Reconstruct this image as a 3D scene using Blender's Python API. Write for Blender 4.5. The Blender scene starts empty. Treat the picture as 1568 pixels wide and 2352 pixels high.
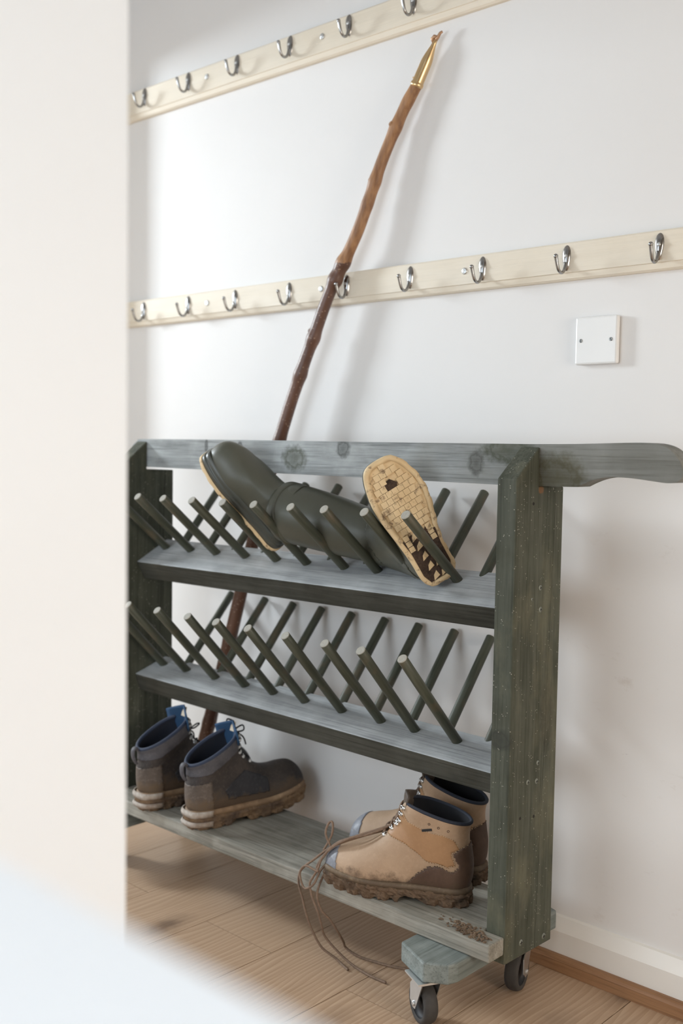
import bpy, bmesh, math, random
from math import sin, cos, pi, radians as rad
from mathutils import Vector, Matrix, Quaternion
from mathutils.bvhtree import BVHTree
random.seed(7)
S = bpy.context.scene
COL = S.collection

# ------------------------------------------------------------------ camera
cd = bpy.data.cameras.new('camera'); cam = bpy.data.objects.new('camera', cd); COL.objects.link(cam)
cd.sensor_fit = 'VERTICAL'; cd.sensor_height = 36.0; cd.sensor_width = 24.0
cd.lens = 2426.735 * 36.0 / 2352.0
cd.clip_start = .02
right = Vector((.732221, .680882, .015897)); up = Vector((-.05401, .034784, .997934)); fwd = Vector((-.678922, .731567, -.062244))
M = Matrix((right, up, -fwd)).transposed().to_4x4(); M.translation = (0, -1.757, .994)
cam.matrix_world = M
cd.dof.use_dof = True; cd.dof.focus_distance = 1.86; cd.dof.aperture_fstop = 2.9
S.camera = cam
# ------------------------------------------------------------------ light
S.view_settings.view_transform = 'Standard'; S.view_settings.look = 'None'
S.view_settings.gamma = 1.0; S.view_settings.use_curve_mapping = False
S.view_settings.exposure = 0.05
w = bpy.data.worlds.new('world'); S.world = w; w.use_nodes = True
w.node_tree.nodes['Background'].inputs[0].default_value = (.85, .93, 1, 1)
w.node_tree.nodes['Background'].inputs[1].default_value = 1.0

def area(name, loc, target, sx, sy, power, col):
    d = bpy.data.lights.new(name, 'AREA'); d.shape = 'RECTANGLE'; d.size = sx; d.size_y = sy
    d.energy = power; d.color = col
    o = bpy.data.objects.new(name, d); COL.objects.link(o); o.location = loc
    o.rotation_euler = (Vector(target) - Vector(loc)).to_track_quat('-Z', 'Y').to_euler()
    return o
area('window_daylight_left', (-5.42, -1.5, 2.12), (-1.3, -.1, .9), .58, .75, 150, (.84, .93, 1))
area('added_fill_front', (-1.73, -2.9, 1.15), (-1.6, -.2, .6), 1.5, 1.1, 23, (.80, .905, 1))  # unseen soft fill from the front left, added to brighten the shelf tops
area('added_fill_right', (1.36, -.85, .98), (-1.0, -.6, .4), .85, 1.0, 25, (1, .89, .765))  # unseen warm fill, added to brighten the right side and the near wall end
dl = area('added_worktop_fill', (.15, -2.2, 2.68), (.05, -1.95, 0), .45, .45, 11, (.94, .975, 1))  # unseen fill lamp, added to brighten the worktop and the near wall end
dl.data.spread = rad(110)

# ------------------------------------------------------------------ helpers
def obj(name, bm, mat, parent=None, smooth=False, bevel=0, local=False):
    """one bmesh (world coordinates unless local) -> one mesh object under parent"""
    bm.normal_update()
    me = bpy.data.meshes.new(name)
    if parent is not None and not local:
        bmesh.ops.transform(bm, matrix=world(parent).inverted(), verts=bm.verts)
    bm.to_mesh(me); bm.free()
    for m in (mat if isinstance(mat, (list, tuple)) else [mat]): me.materials.append(m)
    if smooth:
        for p in me.polygons: p.use_smooth = True
    o = bpy.data.objects.new(name, me); COL.objects.link(o)
    if parent is not None: o.parent = parent
    if bevel:
        b = o.modifiers.new('bevel', 'BEVEL'); b.width = bevel; b.segments = 2; b.limit_method = 'ANGLE'; b.angle_limit = rad(40)
    return o

def world(o):
    m = Matrix.LocRotScale(o.location, o.rotation_euler, o.scale)
    return world(o.parent) @ m if o.parent else m

def empty(name, loc, rot=(0, 0, 0), **props):
    o = bpy.data.objects.new(name, None); COL.objects.link(o); o.location = loc; o.rotation_euler = rot
    o.empty_display_size = .05
    for k, v in props.items(): o[k] = v
    return o

def tag(o, **props):
    for k, v in props.items(): o[k] = v
    return o

def struct(o): o['kind'] = 'structure'; return o

def box(bm, a, b, mi=0):
    v = [bm.verts.new((x, y, z)) for z in (a[2], b[2]) for y in (a[1], b[1]) for x in (a[0], b[0])]
    for q in ((0, 2, 3, 1), (4, 5, 7, 6), (0, 1, 5, 4), (1, 3, 7, 5), (3, 2, 6, 7), (2, 0, 4, 6)):
        f = bm.faces.new([v[i] for i in q]); f.material_index = mi
    return bm

def prism(bm, pts, axis, a, b, mi=0):
    """2-D outline extruded along an axis: x:(y,z) y:(x,z) z:(x,y)"""
    def P(u, v, t): return {'x': (t, u, v), 'y': (u, t, v), 'z': (u, v, t)}[axis]
    A = [bm.verts.new(P(u, v, a)) for u, v in pts]; B = [bm.verts.new(P(u, v, b)) for u, v in pts]
    n = len(pts)
    fs = [bm.faces.new(A), bm.faces.new(B[::-1])]
    for i in range(n): fs.append(bm.faces.new((A[i], B[i], B[(i + 1) % n], A[(i + 1) % n])))
    for f in fs: f.material_index = mi
    bmesh.ops.recalc_face_normals(bm, faces=fs)
    return bm

def catmull(P, n):
    P = [Vector(p) for p in P]; out = []
    k = len(P) - 1
    for i in range(n):
        s = i / (n - 1) * k; j = min(int(s), k - 1); t = s - j
        p0, p1, p2, p3 = P[max(j - 1, 0)], P[j], P[j + 1], P[min(j + 2, k)]
        out.append(.5 * ((2 * p1) + (p2 - p0) * t + (2 * p0 - 5 * p1 + 4 * p2 - p3) * t * t + (3 * p1 - p0 - 3 * p2 + p3) * t ** 3))
    return out

def tube(bm, pts, r, seg=8, caps=True, mi=0, flat=1.0):
    """round tube along points; r a number or a list"""
    pts = [Vector(p) for p in pts]; n = len(pts); rings = []
    up0 = Vector((0, 0, 1)); prev = None
    for i, p in enumerate(pts):
        d = (pts[min(i + 1, n - 1)] - pts[max(i - 1, 0)])
        d = d.normalized() if d.length > 1e-9 else Vector((0, 0, 1))
        if prev is None:
            a = d.orthogonal().normalized() if abs(d.z) > .95 else d.cross(up0).normalized()
        else:
            a = (prev - d * prev.dot(d)).normalized()
        prev = a; b = d.cross(a)
        rr = r[i] if isinstance(r, (list, tuple)) else r
        rings.append([bm.verts.new(p + (a * cos(2 * pi * k / seg) + b * sin(2 * pi * k / seg) * flat) * rr) for k in range(seg)])
    for i in range(n - 1):
        for k in range(seg):
            f = bm.faces.new((rings[i][k], rings[i][(k + 1) % seg], rings[i + 1][(k + 1) % seg], rings[i + 1][k])); f.material_index = mi; f.smooth = True
    if caps:
        bm.faces.new(rings[0][::-1]).material_index = mi; bm.faces.new(rings[-1]).material_index = mi
    return bm

def lathe(bm, prof, M4, seg=24, mi=0):
    """(r, h) profile turned about local z, then placed with M4"""
    rings = []
    for r, h in prof:
        if r < 1e-6: rings.append([bm.verts.new(M4 @ Vector((0, 0, h)))])
        else: rings.append([bm.verts.new(M4 @ Vector((r * cos(2 * pi * k / seg), r * sin(2 * pi * k / seg), h))) for k in range(seg)])
    for A, B in zip(rings, rings[1:]):
        for k in range(seg):
            j = (k + 1) % seg
            if len(A) == 1 and len(B) == 1: continue
            if len(A) == 1: f = bm.faces.new((A[0], B[j], B[k]))
            elif len(B) == 1: f = bm.faces.new((A[k], A[j], B[0]))
            else: f = bm.faces.new((A[k], A[j], B[j], B[k]))
            f.material_index = mi
    return bm

def frame(loc, zdir, xdir=None):
    z = Vector(zdir).normalized()
    x = Vector(xdir) if xdir is not None else z.orthogonal()
    x = (x - z * x.dot(z)).normalized(); y = z.cross(x)
    m = Matrix((x, y, z)).transposed().to_4x4(); m.translation = Vector(loc); return m

# ------------------------------------------------------------------ materials
class NT:
    def __init__(s, name):
        s.m = bpy.data.materials.new(name); s.m.use_nodes = True; s.t = s.m.node_tree
        s.b = s.t.nodes['Principled BSDF']; s._tc = None
    def n(s, typ, **kw):
        nd = s.t.nodes.new(typ)
        for k, v in kw.items():
            if k.startswith('i_'):
                key = k[2:]; nd.inputs[int(key) if key.isdigit() else key].default_value = v
            else: setattr(nd, k, v)
        return nd
    def l(s, a, b): s.t.links.new(a, b)
    def coord(s, scale=(1, 1, 1), loc=(0, 0, 0), vec=None):
        if vec is None:
            if s._tc is None: s._tc = s.n('ShaderNodeTexCoord')
            vec = s._tc.outputs['Object']
        mp = s.n('ShaderNodeMapping'); mp.inputs['Scale'].default_value = scale; mp.inputs['Location'].default_value = loc
        s.l(vec, mp.inputs['Vector']); return mp.outputs[0]
    def noise(s, vec, scale=5, detail=4, rough=.55, dist=0):
        nd = s.n('ShaderNodeTexNoise'); nd.inputs['Scale'].default_value = scale; nd.inputs['Detail'].default_value = detail
        nd.inputs['Roughness'].default_value = rough; nd.inputs['Distortion'].default_value = dist
        s.l(vec, nd.inputs['Vector']); return nd.outputs['Fac']
    def ramp(s, fac, stops):
        r = s.n('ShaderNodeValToRGB'); e = r.color_ramp.elements
        while len(e) < len(stops): e.new(.5)
        for el, (p, c) in zip(e, stops):
            el.position = p; el.color = (c, c, c, 1) if isinstance(c, (int, float)) else (*c, 1)
        s.l(fac, r.inputs[0]); return r.outputs[0]
    def mix(s, fac, a, b, mode='MIX'):
        m = s.n('ShaderNodeMix', data_type='RGBA', blend_type=mode)
        for sock, v in ((m.inputs[0], fac), (m.inputs[6], a), (m.inputs[7], b)):
            if isinstance(v, (int, float)): sock.default_value = v
            elif isinstance(v, tuple): sock.default_value = (*v, 1)
            else: s.l(v, sock)
        return m.outputs[2]
    def math(s, op, a, b=0.0, c=None):
        m = s.n('ShaderNodeMath', operation=op)
        for i, v in enumerate((a, b) if c is None else (a, b, c)):
            if isinstance(v, (int, float)): m.inputs[i].default_value = v
            else: s.l(v, m.inputs[i])
        return m.outputs[0]
    def sep(s, vec):
        x = s.n('ShaderNodeSeparateXYZ'); s.l(vec, x.inputs[0]); return x.outputs
    def bump(s, h, strength=.3, dist=.002):
        b = s.n('ShaderNodeBump'); b.inputs['Strength'].default_value = strength; b.inputs['Distance'].default_value = dist
        s.l(h, b.inputs['Height']); s.l(b.outputs[0], s.b.inputs['Normal'])
    def base(s, c):
        if isinstance(c, tuple): s.b.inputs['Base Color'].default_value = (*c, 1)
        else: s.l(c, s.b.inputs['Base Color'])
        return s
    def set(s, rough=.5, metal=0, spec=.5):
        if isinstance(rough, (int, float)): s.b.inputs['Roughness'].default_value = rough
        else: s.l(rough, s.b.inputs['Roughness'])
        s.b.inputs['Metallic'].default_value = metal; s.b.inputs['Specular IOR Level'].default_value = spec
        return s

def plain(name, c, rough=.5, metal=0, spec=.5, var=.12, nscale=30, bump=0, bscale=200):
    t = NT(name); v = t.coord()
    f = t.noise(v, nscale, 4)
    t.base(t.mix(f, tuple(x * (1 - var) for x in c), tuple(min(1, x * (1 + var)) for x in c))).set(rough, metal, spec)
    if bump: t.bump(t.noise(v, bscale, 3), bump, .001)
    return t.m

def stained_wood(name, axis, dark, light, rough=.5, knots=(), crack=None, specks=0, wear=.5, spec=.5, gs=1.0, fines=.5, grime_falloff=None):
    """weathered stain on sawn timber, grain along an axis"""
    t = NT(name); k = 'xyz'.index(axis)
    sc = [60 * gs] * 3; sc[k] = 2.2
    warp = t.noise(t.coord((4, 4, 4)), 1.0, 2)
    vec = t.coord(tuple(sc))
    add = t.n('ShaderNodeVectorMath', operation='ADD'); t.l(vec, add.inputs[0]); t.l(warp, add.inputs[1])
    g = t.noise(add.outputs[0], 1.0, 6, .65)
    sc2 = [260] * 3; sc2[k] = 7
    fine = t.noise(t.coord(tuple(sc2)), 1.0, 3, .6)
    blot = t.noise(t.coord(), 7, 5, .6)
    col = t.mix(t.ramp(g, [(.3, 0.0), (.72, 1.0)]), dark, light)
    col = t.mix(t.math('MULTIPLY', t.ramp(blot, [(.45, 0.0), (.75, 1.0)]), wear), col, tuple(min(1, c * 1.65 + .015) for c in light))
    col = t.mix(t.ramp(fine, [(.32, fines), (.5, 0.0)]), col, tuple(c * .45 for c in dark))
    hgt = t.math('ADD', t.math('MULTIPLY', g, .6), t.math('MULTIPLY', fine, .5))
    tc = t._tc.outputs['Object']
    if grime_falloff:        # hand grime and stain, plus the fall-off of light painted darker towards the handle
        gx = t.math('ADD', t.sep(tc)[0], t.math('MULTIPLY', t.math('SUBTRACT', blot, .5), .9))
        col = t.mix(t.math('MULTIPLY', t.ramp(gx, [(grime_falloff[0], 0.0), (grime_falloff[1], 1.0)]), .62), col, (.085, .078, .052))
    for (p, r, stretch, c) in knots:
        d = t.n('ShaderNodeVectorMath', operation='SUBTRACT'); t.l(tc, d.inputs[0]); d.inputs[1].default_value = p
        m = t.n('ShaderNodeVectorMath', operation='MULTIPLY'); t.l(d.outputs[0], m.inputs[0]); m.inputs[1].default_value = stretch
        ln = t.n('ShaderNodeVectorMath', operation='LENGTH'); t.l(m.outputs[0], ln.inputs[0])
        dd = t.math('ADD', ln.outputs['Value'], t.math('MULTIPLY', t.math('SUBTRACT', t.noise(t.coord(), 90, 4), .5), r * .8))
        msk = t.ramp(t.math('DIVIDE', dd, r), [(.0, .8), (.45, .55), (.58, .85), (.72, .55), (1.0, 0.0)])
        col = t.mix(msk, col, c)
    if crack:
        y0, sl, wd = crack
        xyz = t.sep(tc)
        yy = t.math('SUBTRACT', t.math('SUBTRACT', xyz[1], t.math('MULTIPLY', xyz[2], sl)), y0)
        yy = t.math('ADD', yy, t.math('MULTIPLY', t.math('SUBTRACT', t.noise(t.coord((1, 1, 9)), 1.0, 3), .5), .008))
        c = t.math('LESS_THAN', t.math('ABSOLUTE', yy), wd)
        col = t.mix(t.math('MULTIPLY', c, .8), col, (.01, .01, .008))
    if specks:
        vo = t.n('ShaderNodeTexVoronoi'); vo.inputs['Scale'].default_value = 190; t.l(tc, vo.inputs['Vector'])
        sp = t.math('LESS_THAN', vo.outputs['Distance'], .17)
        keep = t.math('GREATER_THAN', t.noise(t.coord(), 60, 2), 1 - specks)
        col = t.mix(t.math('MULTIPLY', t.math('MULTIPLY', sp, keep), .7), col, (.42, .40, .33))
        dirt = t.ramp(t.noise(t.coord((6, 6, 2.5)), 1.0, 6, .65), [(.56, 0.0), (.7, .55)])
        col = t.mix(dirt, col, (.17, .16, .105))
    t.base(col).set(t.ramp(g, [(.3, rough + .12), (.7, rough)]), 0, spec)
    t.bump(hgt, .42, .0022)
    return t.m

def leather(name, c1, c2, mud=(.16, .11, .07), mud_z=None, rough=.6, scuff=.5):
    t = NT(name); v = t.coord()
    a = t.noise(v, 14, 6, .6); b = t.noise(v, 160, 4, .6)
    col = t.mix(t.ramp(a, [(.35, 0.0), (.68, 1.0)]), c1, c2)
    col = t.mix(t.ramp(b, [(.52, 0.0), (.75, scuff)]), col, tuple(min(1, x * 1.7 + .01) for x in c2))
    if mud_z is not None:
        z = t.sep(t._tc.outputs['Object'])[2]
        e = t.math('ADD', t.math('DIVIDE', t.math('SUBTRACT', mud_z, z), .035), t.math('MULTIPLY', t.math('SUBTRACT', t.noise(v, 38, 6, .7), .5), 2.6))
        col = t.mix(t.ramp(e, [(.0, 0.0), (.55, .85)]), col, t.mix(b, mud, tuple(x * .6 for x in mud)))
    t.base(col).set(rough, 0, .35); t.bump(t.math('ADD', b, t.math('MULTIPLY', a, .5)), .25, .0012)
    return t.m

def muddy(name, c1, c2, c3, scale=60, bump=.8):
    t = NT(name); v = t.coord(); a = t.noise(v, scale, 8, .7); b = t.noise(v, scale * .3, 4)
    col = t.mix(t.ramp(a, [(.35, 0.0), (.65, 1.0)]), c1, c2); col = t.mix(t.ramp(b, [(.5, 0.0), (.7, .8)]), col, c3)
    t.base(col).set(.85, 0, .2); t.bump(a, bump, .004); return t.m

def wall_paint():
    t = NT('off_white_wall_paint'); v = t.coord()
    big = t.noise(v, 1.6, 3); col = t.mix(big, (.775, .755, .735), (.80, .785, .77))
    # scuffs and dirt where boots and coats brush the plaster, low on the right
    xyz = t.sep(t._tc.outputs['Object'])
    zone = t.math('MULTIPLY', t.ramp(t.math('ADD', xyz[0], 1.3), [(.2, 0.0), (.5, 1.0)]), t.ramp(xyz[2], [(.75, 1.0), (1.0, .0)]))
    sc = t.ramp(t.noise(t.coord((9, 9, 15)), 1.0, 7, .72), [(.60, 0.0), (.70, .45)])
    col = t.mix(t.math('MULTIPLY', sc, t.math('MULTIPLY', zone, .8)), col, (.45, .36, .28))
    sp = t.ramp(t.noise(t.coord((26, 26, 70)), 1.0, 5, .7), [(.69, 0.0), (.72, .55)])
    col = t.mix(t.math('MULTIPLY', sp, zone), col, (.36, .30, .27))
    t.base(col).set(.62, 0, .3)
    t.bump(t.math('ADD', t.noise(v, 7, 4), t.math('MULTIPLY', t.noise(v, 150, 3), .08)), .12, .008)
    return t.m

def floor_oak():
    t = NT('oak_laminate'); v = t.coord()
    at = t.n('ShaderNodeAttribute', attribute_name='plank'); off = at.outputs['Fac']
    cb = t.n('ShaderNodeCombineXYZ'); t.l(t.math('MULTIPLY', off, 31.0), cb.inputs[0]); t.l(t.math('MULTIPLY', off, 17.0), cb.inputs[1])
    ad = t.n('ShaderNodeVectorMath', operation='ADD'); t.l(v, ad.inputs[0]); t.l(cb.outputs[0], ad.inputs[1]); pv = ad.outputs[0]
    warp = t.noise(t.coord((5, 1.6, 5), vec=pv), 1.0, 2)
    wv = t.n('ShaderNodeVectorMath', operation='SCALE'); wv.inputs['Scale'].default_value = 2.6
    cw = t.n('ShaderNodeCombineXYZ'); t.l(warp, cw.inputs[0]); t.l(cw.outputs[0], wv.inputs[0])
    gv = t.n('ShaderNodeVectorMath', operation='ADD'); t.l(t.coord((22, 1.1, 22), vec=pv), gv.inputs[0]); t.l(wv.outputs[0], gv.inputs[1])
    rings = t.n('ShaderNodeTexWave', wave_type='BANDS', bands_direction='X', wave_profile='SAW')
    rings.inputs['Scale'].default_value = 1.15; rings.inputs['Distortion'].default_value = 3.2; rings.inputs['Detail'].default_value = 3
    rings.inputs['Detail Scale'].default_value = 1.2; t.l(gv.outputs[0], rings.inputs['Vector'])
    fine = t.noise(t.coord((230, 5, 230), vec=pv), 1.0, 4, .65)
    col = t.mix(t.ramp(rings.outputs['Fac'], [(.0, 0.0), (.8, .75), (1.0, 1.0)]), (.51, .36, .245), (.36, .235, .148))
    col = t.mix(t.ramp(fine, [(.35, .38), (.55, 0.0)]), col, (.25, .15, .085))
    col = t.mix(t.math('MULTIPLY', off, .35), col, (.45, .31, .20))
    kn = t.n('ShaderNodeTexVoronoi'); kn.inputs['Scale'].default_value = 1.0; t.l(t.coord((4.4, 2.3, .1), vec=pv), kn.inputs['Vector'])
    kd = t.math('ADD', kn.outputs['Distance'], t.math('MULTIPLY', t.math('SUBTRACT', t.noise(pv, 30, 4), .5), .12))
    col = t.mix(t.ramp(kd, [(.03, .8), (.11, .25), (.2, 0.0)]), col, (.10, .06, .04))
    t.base(col).set(.42, 0, .4); t.bump(fine, .12, .0008); return t.m

GREY = (.125, .14, .132); DK = (.058, .066, .055)
M_WALL = wall_paint()
M_CEIL = plain('ceiling_paint', (.62, .61, .59), .8, var=.02)
M_BEIGE = plain('beige_wall_paint', (.47, .405, .32), .7, var=.03, nscale=3)
M_GLOSS = plain('white_gloss_paint', (.80, .77, .72), .35, var=.04, nscale=9, bump=.05, bscale=30)
M_WHITE = plain('bright_white_paint', (.80, .855, .915), .5, var=.015, nscale=4)
M_FLOOR = floor_oak()
M_GAP = plain('floor_joint', (.05, .03, .018), .8)
M_BEAD = stained_wood('oak_bead', 'x', (.22, .105, .045), (.33, .175, .085), .45, wear=.2)
M_PINE = stained_wood('limewashed_pine', 'x', (.765, .68, .55), (.80, .725, .60), .5, wear=.08, gs=.3, spec=.35, fines=.06)
M_CHROME = NT('polished_chrome').base((.36, .355, .35)).set(.2, 1).m
M_STEEL = plain('zinc_steel', (.62, .63, .63), .38, 1, var=.1, nscale=40)
M_SCREW = plain('painted_screw', (.20, .215, .185), .45, .5)
M_PLASTIC = plain('white_plastic', (.82, .815, .80), .32, var=.015, nscale=12)
M_RUBBER = plain('black_rubber', (.014, .014, .016), .6, var=.3, bump=.2)
M_TREAD = plain('worn_rubber', (.045, .04, .036), .8, var=.4, nscale=60, bump=.3)
M_DARK = plain('hole_dark', (.012, .011, .009), .9)

# ------------------------------------------------------------------ room shell
XL, XR, YF, H = -5.5, 1.4, -3.0, 2.7
bm = bmesh.new(); box(bm, (XL - .1, 0, -.05), (XR + .1, .1, H)); struct(obj('wall_back', bm, M_WALL))
bm = bmesh.new()
box(bm, (XL - .1, YF, 0), (XL, -1.9, H)); box(bm, (XL - .1, -1.1, 0), (XL, 0, H))
box(bm, (XL - .1, -1.9, 0), (XL, -1.1, 1.5)); box(bm, (XL - .1, -1.9, 2.62), (XL, -1.1, H))
struct(obj('wall_end', bm, M_BEIGE))
bm = bmesh.new()
box(bm, (XR, YF, 0), (XR + .1, -1.35, H)); box(bm, (XR, -.35, 0), (XR + .1, 0, H)); box(bm, (XR, -1.35, 0), (XR + .1, -.35, .4)); box(bm, (XR, -1.35, 1.6), (XR + .1, -.35, H))
struct(obj('wall_right', bm, M_BEIGE))
bm = bmesh.new()
box(bm, (XL, YF - .1, 0), (-2.5, YF, H)); box(bm, (-.95, YF - .1, 0), (XR, YF, H)); box(bm, (-2.5, YF - .1, 0), (-.95, YF, .5)); box(bm, (-2.5, YF - .1, 1.8), (-.95, YF, H))
struct(obj('wall_front', bm, M_BEIGE))
bm = bmesh.new(); box(bm, (XL - .1, YF - .1, H), (XR + .1, .1, H + .1)); struct(obj('ceiling', bm, M_CEIL))
def window(name, a, b, axis):
    bm = bmesh.new(); r = .05
    (x0, y0, z0), (x1, y1, z1) = a, b
    if axis == 'x':
        for q in (((x0, y0, z0), (x1, y0 + r, z1)), ((x0, y1 - r, z0), (x1, y1, z1)), ((x0, y0 + r, z0), (x1, y1 - r, z0 + r)), ((x0, y0 + r, z1 - r), (x1, y1 - r, z1))): box(bm, *q)
    else:
        for q in (((x0, y0, z0), (x0 + r, y1, z1)), ((x1 - r, y0, z0), (x1, y1, z1)), ((x0 + r, y0, z0), (x1 - r, y1, z0 + r)), ((x0 + r, y0, z1 - r), (x1 - r, y1, z1)), (((x0 + x1) / 2 - .03, y0, z0 + r), ((x0 + x1) / 2 + .03, y1, z1 - r))): box(bm, *q)
    o = struct(obj(name, bm, M_GLOSS, bevel=.004))
    g = NT('window_glass'); g.base((1, 1, 1)).set(.02); g.b.inputs['Transmission Weight'].default_value = 1; g.b.inputs['IOR'].default_value = 1.01
    bm = bmesh.new()
    if axis == 'x': box(bm, (x0 + .02, y0 + r, z0 + r), (x0 + .026, y1 - r, z1 - r))
    else: box(bm, (x0 + r, y0 + .02, z0 + r), (x1 - r, y0 + .026, z1 - r))
    obj('pane', bm, g.m, o)
window('window_1', (XL - .08, -1.9, 1.5), (XL - .02, -1.1, 2.62), 'x')
window('added_window_2', (XR + .02, -1.35, .4), (XR + .08, -.35, 1.6), 'x')  # unseen opening, added for the right fill light
window('added_window_3', (-2.5, YF - .08, .5), (-.95, YF - .02, 1.8), 'y')  # unseen opening, added for the front fill light
# wall end the photograph looks past, on its left
bm = bmesh.new(); box(bm, (-.90, YF, 0), (-.8005, -1.181, H))
struct(obj('wall_left', bm, M_WHITE, bevel=.004))
# unseen doorway return and header, added to shade the wall's left and top
bm = bmesh.new(); box(bm, (-2.66, -.105, 0), (-2.54, 0, H)); box(bm, (-2.66, -1.08, 2.0), (-2.54, -.105, H)); box(bm, (-2.66, YF, 0), (-2.54, -1.08, H)); struct(obj('added_shade_wall', bm, M_WALL, bevel=.004))
# skirting with a chamfered top, oak bead at its foot
bm = bmesh.new(); prism(bm, [(0, 0), (-.018, 0), (-.018, .071), (-.015, .078), (-.007, .0955), (0, .097)], 'x', -2.54, XR)
struct(obj('baseboard_back', bm, M_GLOSS))
bm = bmesh.new(); prism(bm, [(-.018, 0), (-.034, 0), (-.034, .022), (-.031, .027), (-.026, .029), (-.018, .029)], 'x', -2.54, XR)
struct(obj('trim_2', bm, M_BEAD, bevel=.001))
# floor: laminate planks running towards the wall
bm = bmesh.new(); lay = bm.faces.layers.float.new('plank')
PW, PL = .198, 1.29
c0 = int(math.floor((XL + 1.659) / PW)); c1 = int(math.ceil((XR + 1.659) / PW))
for c in range(c0, c1):
    xa, xb = -1.659 + c * PW, -1.659 + (c + 1) * PW
    off = -.365 + (0 if c % 2 == 0 else .62)
    for j in range(-4, 3):
        ya, yb = max(YF, off + j * PL), min(0, off + (j + 1) * PL)
        if yb - ya < .01: continue
        xa_, xb_ = max(xa, XL), min(xb, XR)
        q = [(xa_ + .0009, ya + .0009), (xb_ - .0009, ya + .0009), (xb_ - .0009, yb - .0009), (xa_ + .0009, yb - .0009)]
        top = [bm.verts.new((x, y, 0)) for x, y in q]; bot = [bm.verts.new((x, y, -.006)) for x, y in q]
        rv = random.random()
        f = bm.faces.new(top); f[lay] = rv
        for i in range(4):
            f = bm.faces.new((top[i], bot[i], bot[(i + 1) % 4], top[(i + 1) % 4])); f[lay] = rv
nf = len(bm.faces)
box(bm, (XL, YF, -.05), (XR, 0, -.004), 1)
struct(obj('floor', bm, [M_FLOOR, M_GAP]))

# ------------------------------------------------------------------ foreground worktop
wt = empty('worktop', (-.05, -2.0, 0), label='bright white worktop, blurred, across the bottom left foreground', category='worktop')
bm = bmesh.new(); box(bm, (-.795, -2.45, .825), (.7, -1.584, .86)); obj('worktop_slab', bm, M_WHITE, wt, bevel=.006)
bm = bmesh.new(); box(bm, (-.78, -2.40, 0), (.68, -1.63, .825)); obj('cabinet_body', bm, M_WHITE, wt, bevel=.003)

# ------------------------------------------------------------------ coat rails with hooks
def hook_mesh():
    bm = bmesh.new()
    # teardrop back plate, domed
    N, K = 20, 7; rows = []
    for j in range(K + 1):
        s = j / K; ring = []
        for i in range(N):
            a = 2 * pi * i / N; zz = sin(a); wv = .0085 * (1 + .28 * zz) * cos(a)
            ring.append(bm.verts.new((wv * (1 - s * .999), -.0055 * math.sqrt(max(0, 1 - (1 - s) ** 2)), (zz * .0238 + .0045) * (1 - s) + .006 * s)))
        rows.append(ring)
    for A, B in zip(rows, rows[1:]):
        for i in range(N): bm.faces.new((A[i], A[(i + 1) % N], B[(i + 1) % N], B[i])).smooth = True
    cur = catmull([(0, -.003, -.004), (0, -.005, -.013), (0, -.0095, -.0205), (0, -.017, -.0245), (0, -.0255, -.021), (0, -.0305, -.012), (0, -.0335, -.003), (0, -.0355, .003)], 26)
    tube(bm, cur, [.0038 - .0008 * sin(pi * i / 25) for i in range(26)], 10)
    lathe(bm, [(0, -.0044)] + [(.0044 * sin(pi * i / 8), -.0044 * cos(pi * i / 8)) for i in range(1, 8)] + [(0, .0044)], Matrix.Translation((0, -.0358, .0035)), 12)
    bmesh.ops.recalc_face_normals(bm, faces=bm.faces)
    return bm
def screw_bm(M4, r=.0045, slot=True):
    bm = bmesh.new(); lathe(bm, [(0, .0018), (r * .6, .0016), (r, .0006), (r, -.001)], M4, 14)
    return bm
HOOK = hook_mesh(); hook_me = bpy.data.meshes.new('coat_hook'); HOOK.normal_update(); HOOK.to_mesh(hook_me); HOOK.free()
for p_ in hook_me.polygons: p_.use_smooth = True
hook_me.materials.append(M_CHROME)
bm = screw_bm(frame((.001, -.0052, .008), (0, -1, .1)), .0034); hs_me = bpy.data.meshes.new('screw'); bm.to_mesh(hs_me); bm.free(); hs_me.materials.append(M_STEEL)
bm = bmesh.new(); lathe(bm, [(0, .0036), (.0022, .0034), (.003, .0024), (.0034, .0028), (.0058, .002), (.007, .0005), (.007, -.001)], frame((0, 0, 0), (0, -1, 0)), 20)
cup_me = bpy.data.meshes.new('screw_cup'); bm.to_mesh(cup_me); bm.free(); cup_me.materials.append(M_STEEL)
for p_ in cup_me.polygons: p_.use_smooth = True
def coat_rail(z0, z1, x0, x1, hooks, zh, cups, zc, label):
    root = empty('coat_rail', (-1.5, 0, z0), label=label, category='coat rail', group='pine coat rails on the wall')
    h = z1 - z0
    bm = bmesh.new()
    prism(bm, [(0, z0), (-.008, z0), (-.0125, z0 + .003), (-.0145, z0 + .009), (-.0155, z0 + .0125), (-.018, z0 + .0135), (-.018, z1 - .003), (-.0155, z1), (0, z1)], 'x', x0, x1)
    obj('rail_board', bm, M_PINE, root)
    for x in hooks:
        o = bpy.data.objects.new('coat_hook', hook_me); COL.objects.link(o); o.parent = root
        o.location = Vector((x, -.018, zh)) - root.location
        o.rotation_euler = (0, random.uniform(-.04, .04), random.uniform(-.05, .05))
        s = bpy.data.objects.new('screw', hs_me); COL.objects.link(s); s.parent = o
    for x in cups:
        o = bpy.data.objects.new('screw_cup', cup_me); COL.objects.link(o); o.parent = root; o.location = Vector((x, -.018, zc)) - root.location
coat_rail(1.3095, 1.3785, -2.53, -.70, [-2.352, -2.163, -1.981, -1.791, -1.609, -1.428, -1.243, -1.053, -.869], 1.345, [-2.088, -1.688, -1.287], 1.349,
          'lower of two pale pine coat rails, with the walking stick caught in one hook')
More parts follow.
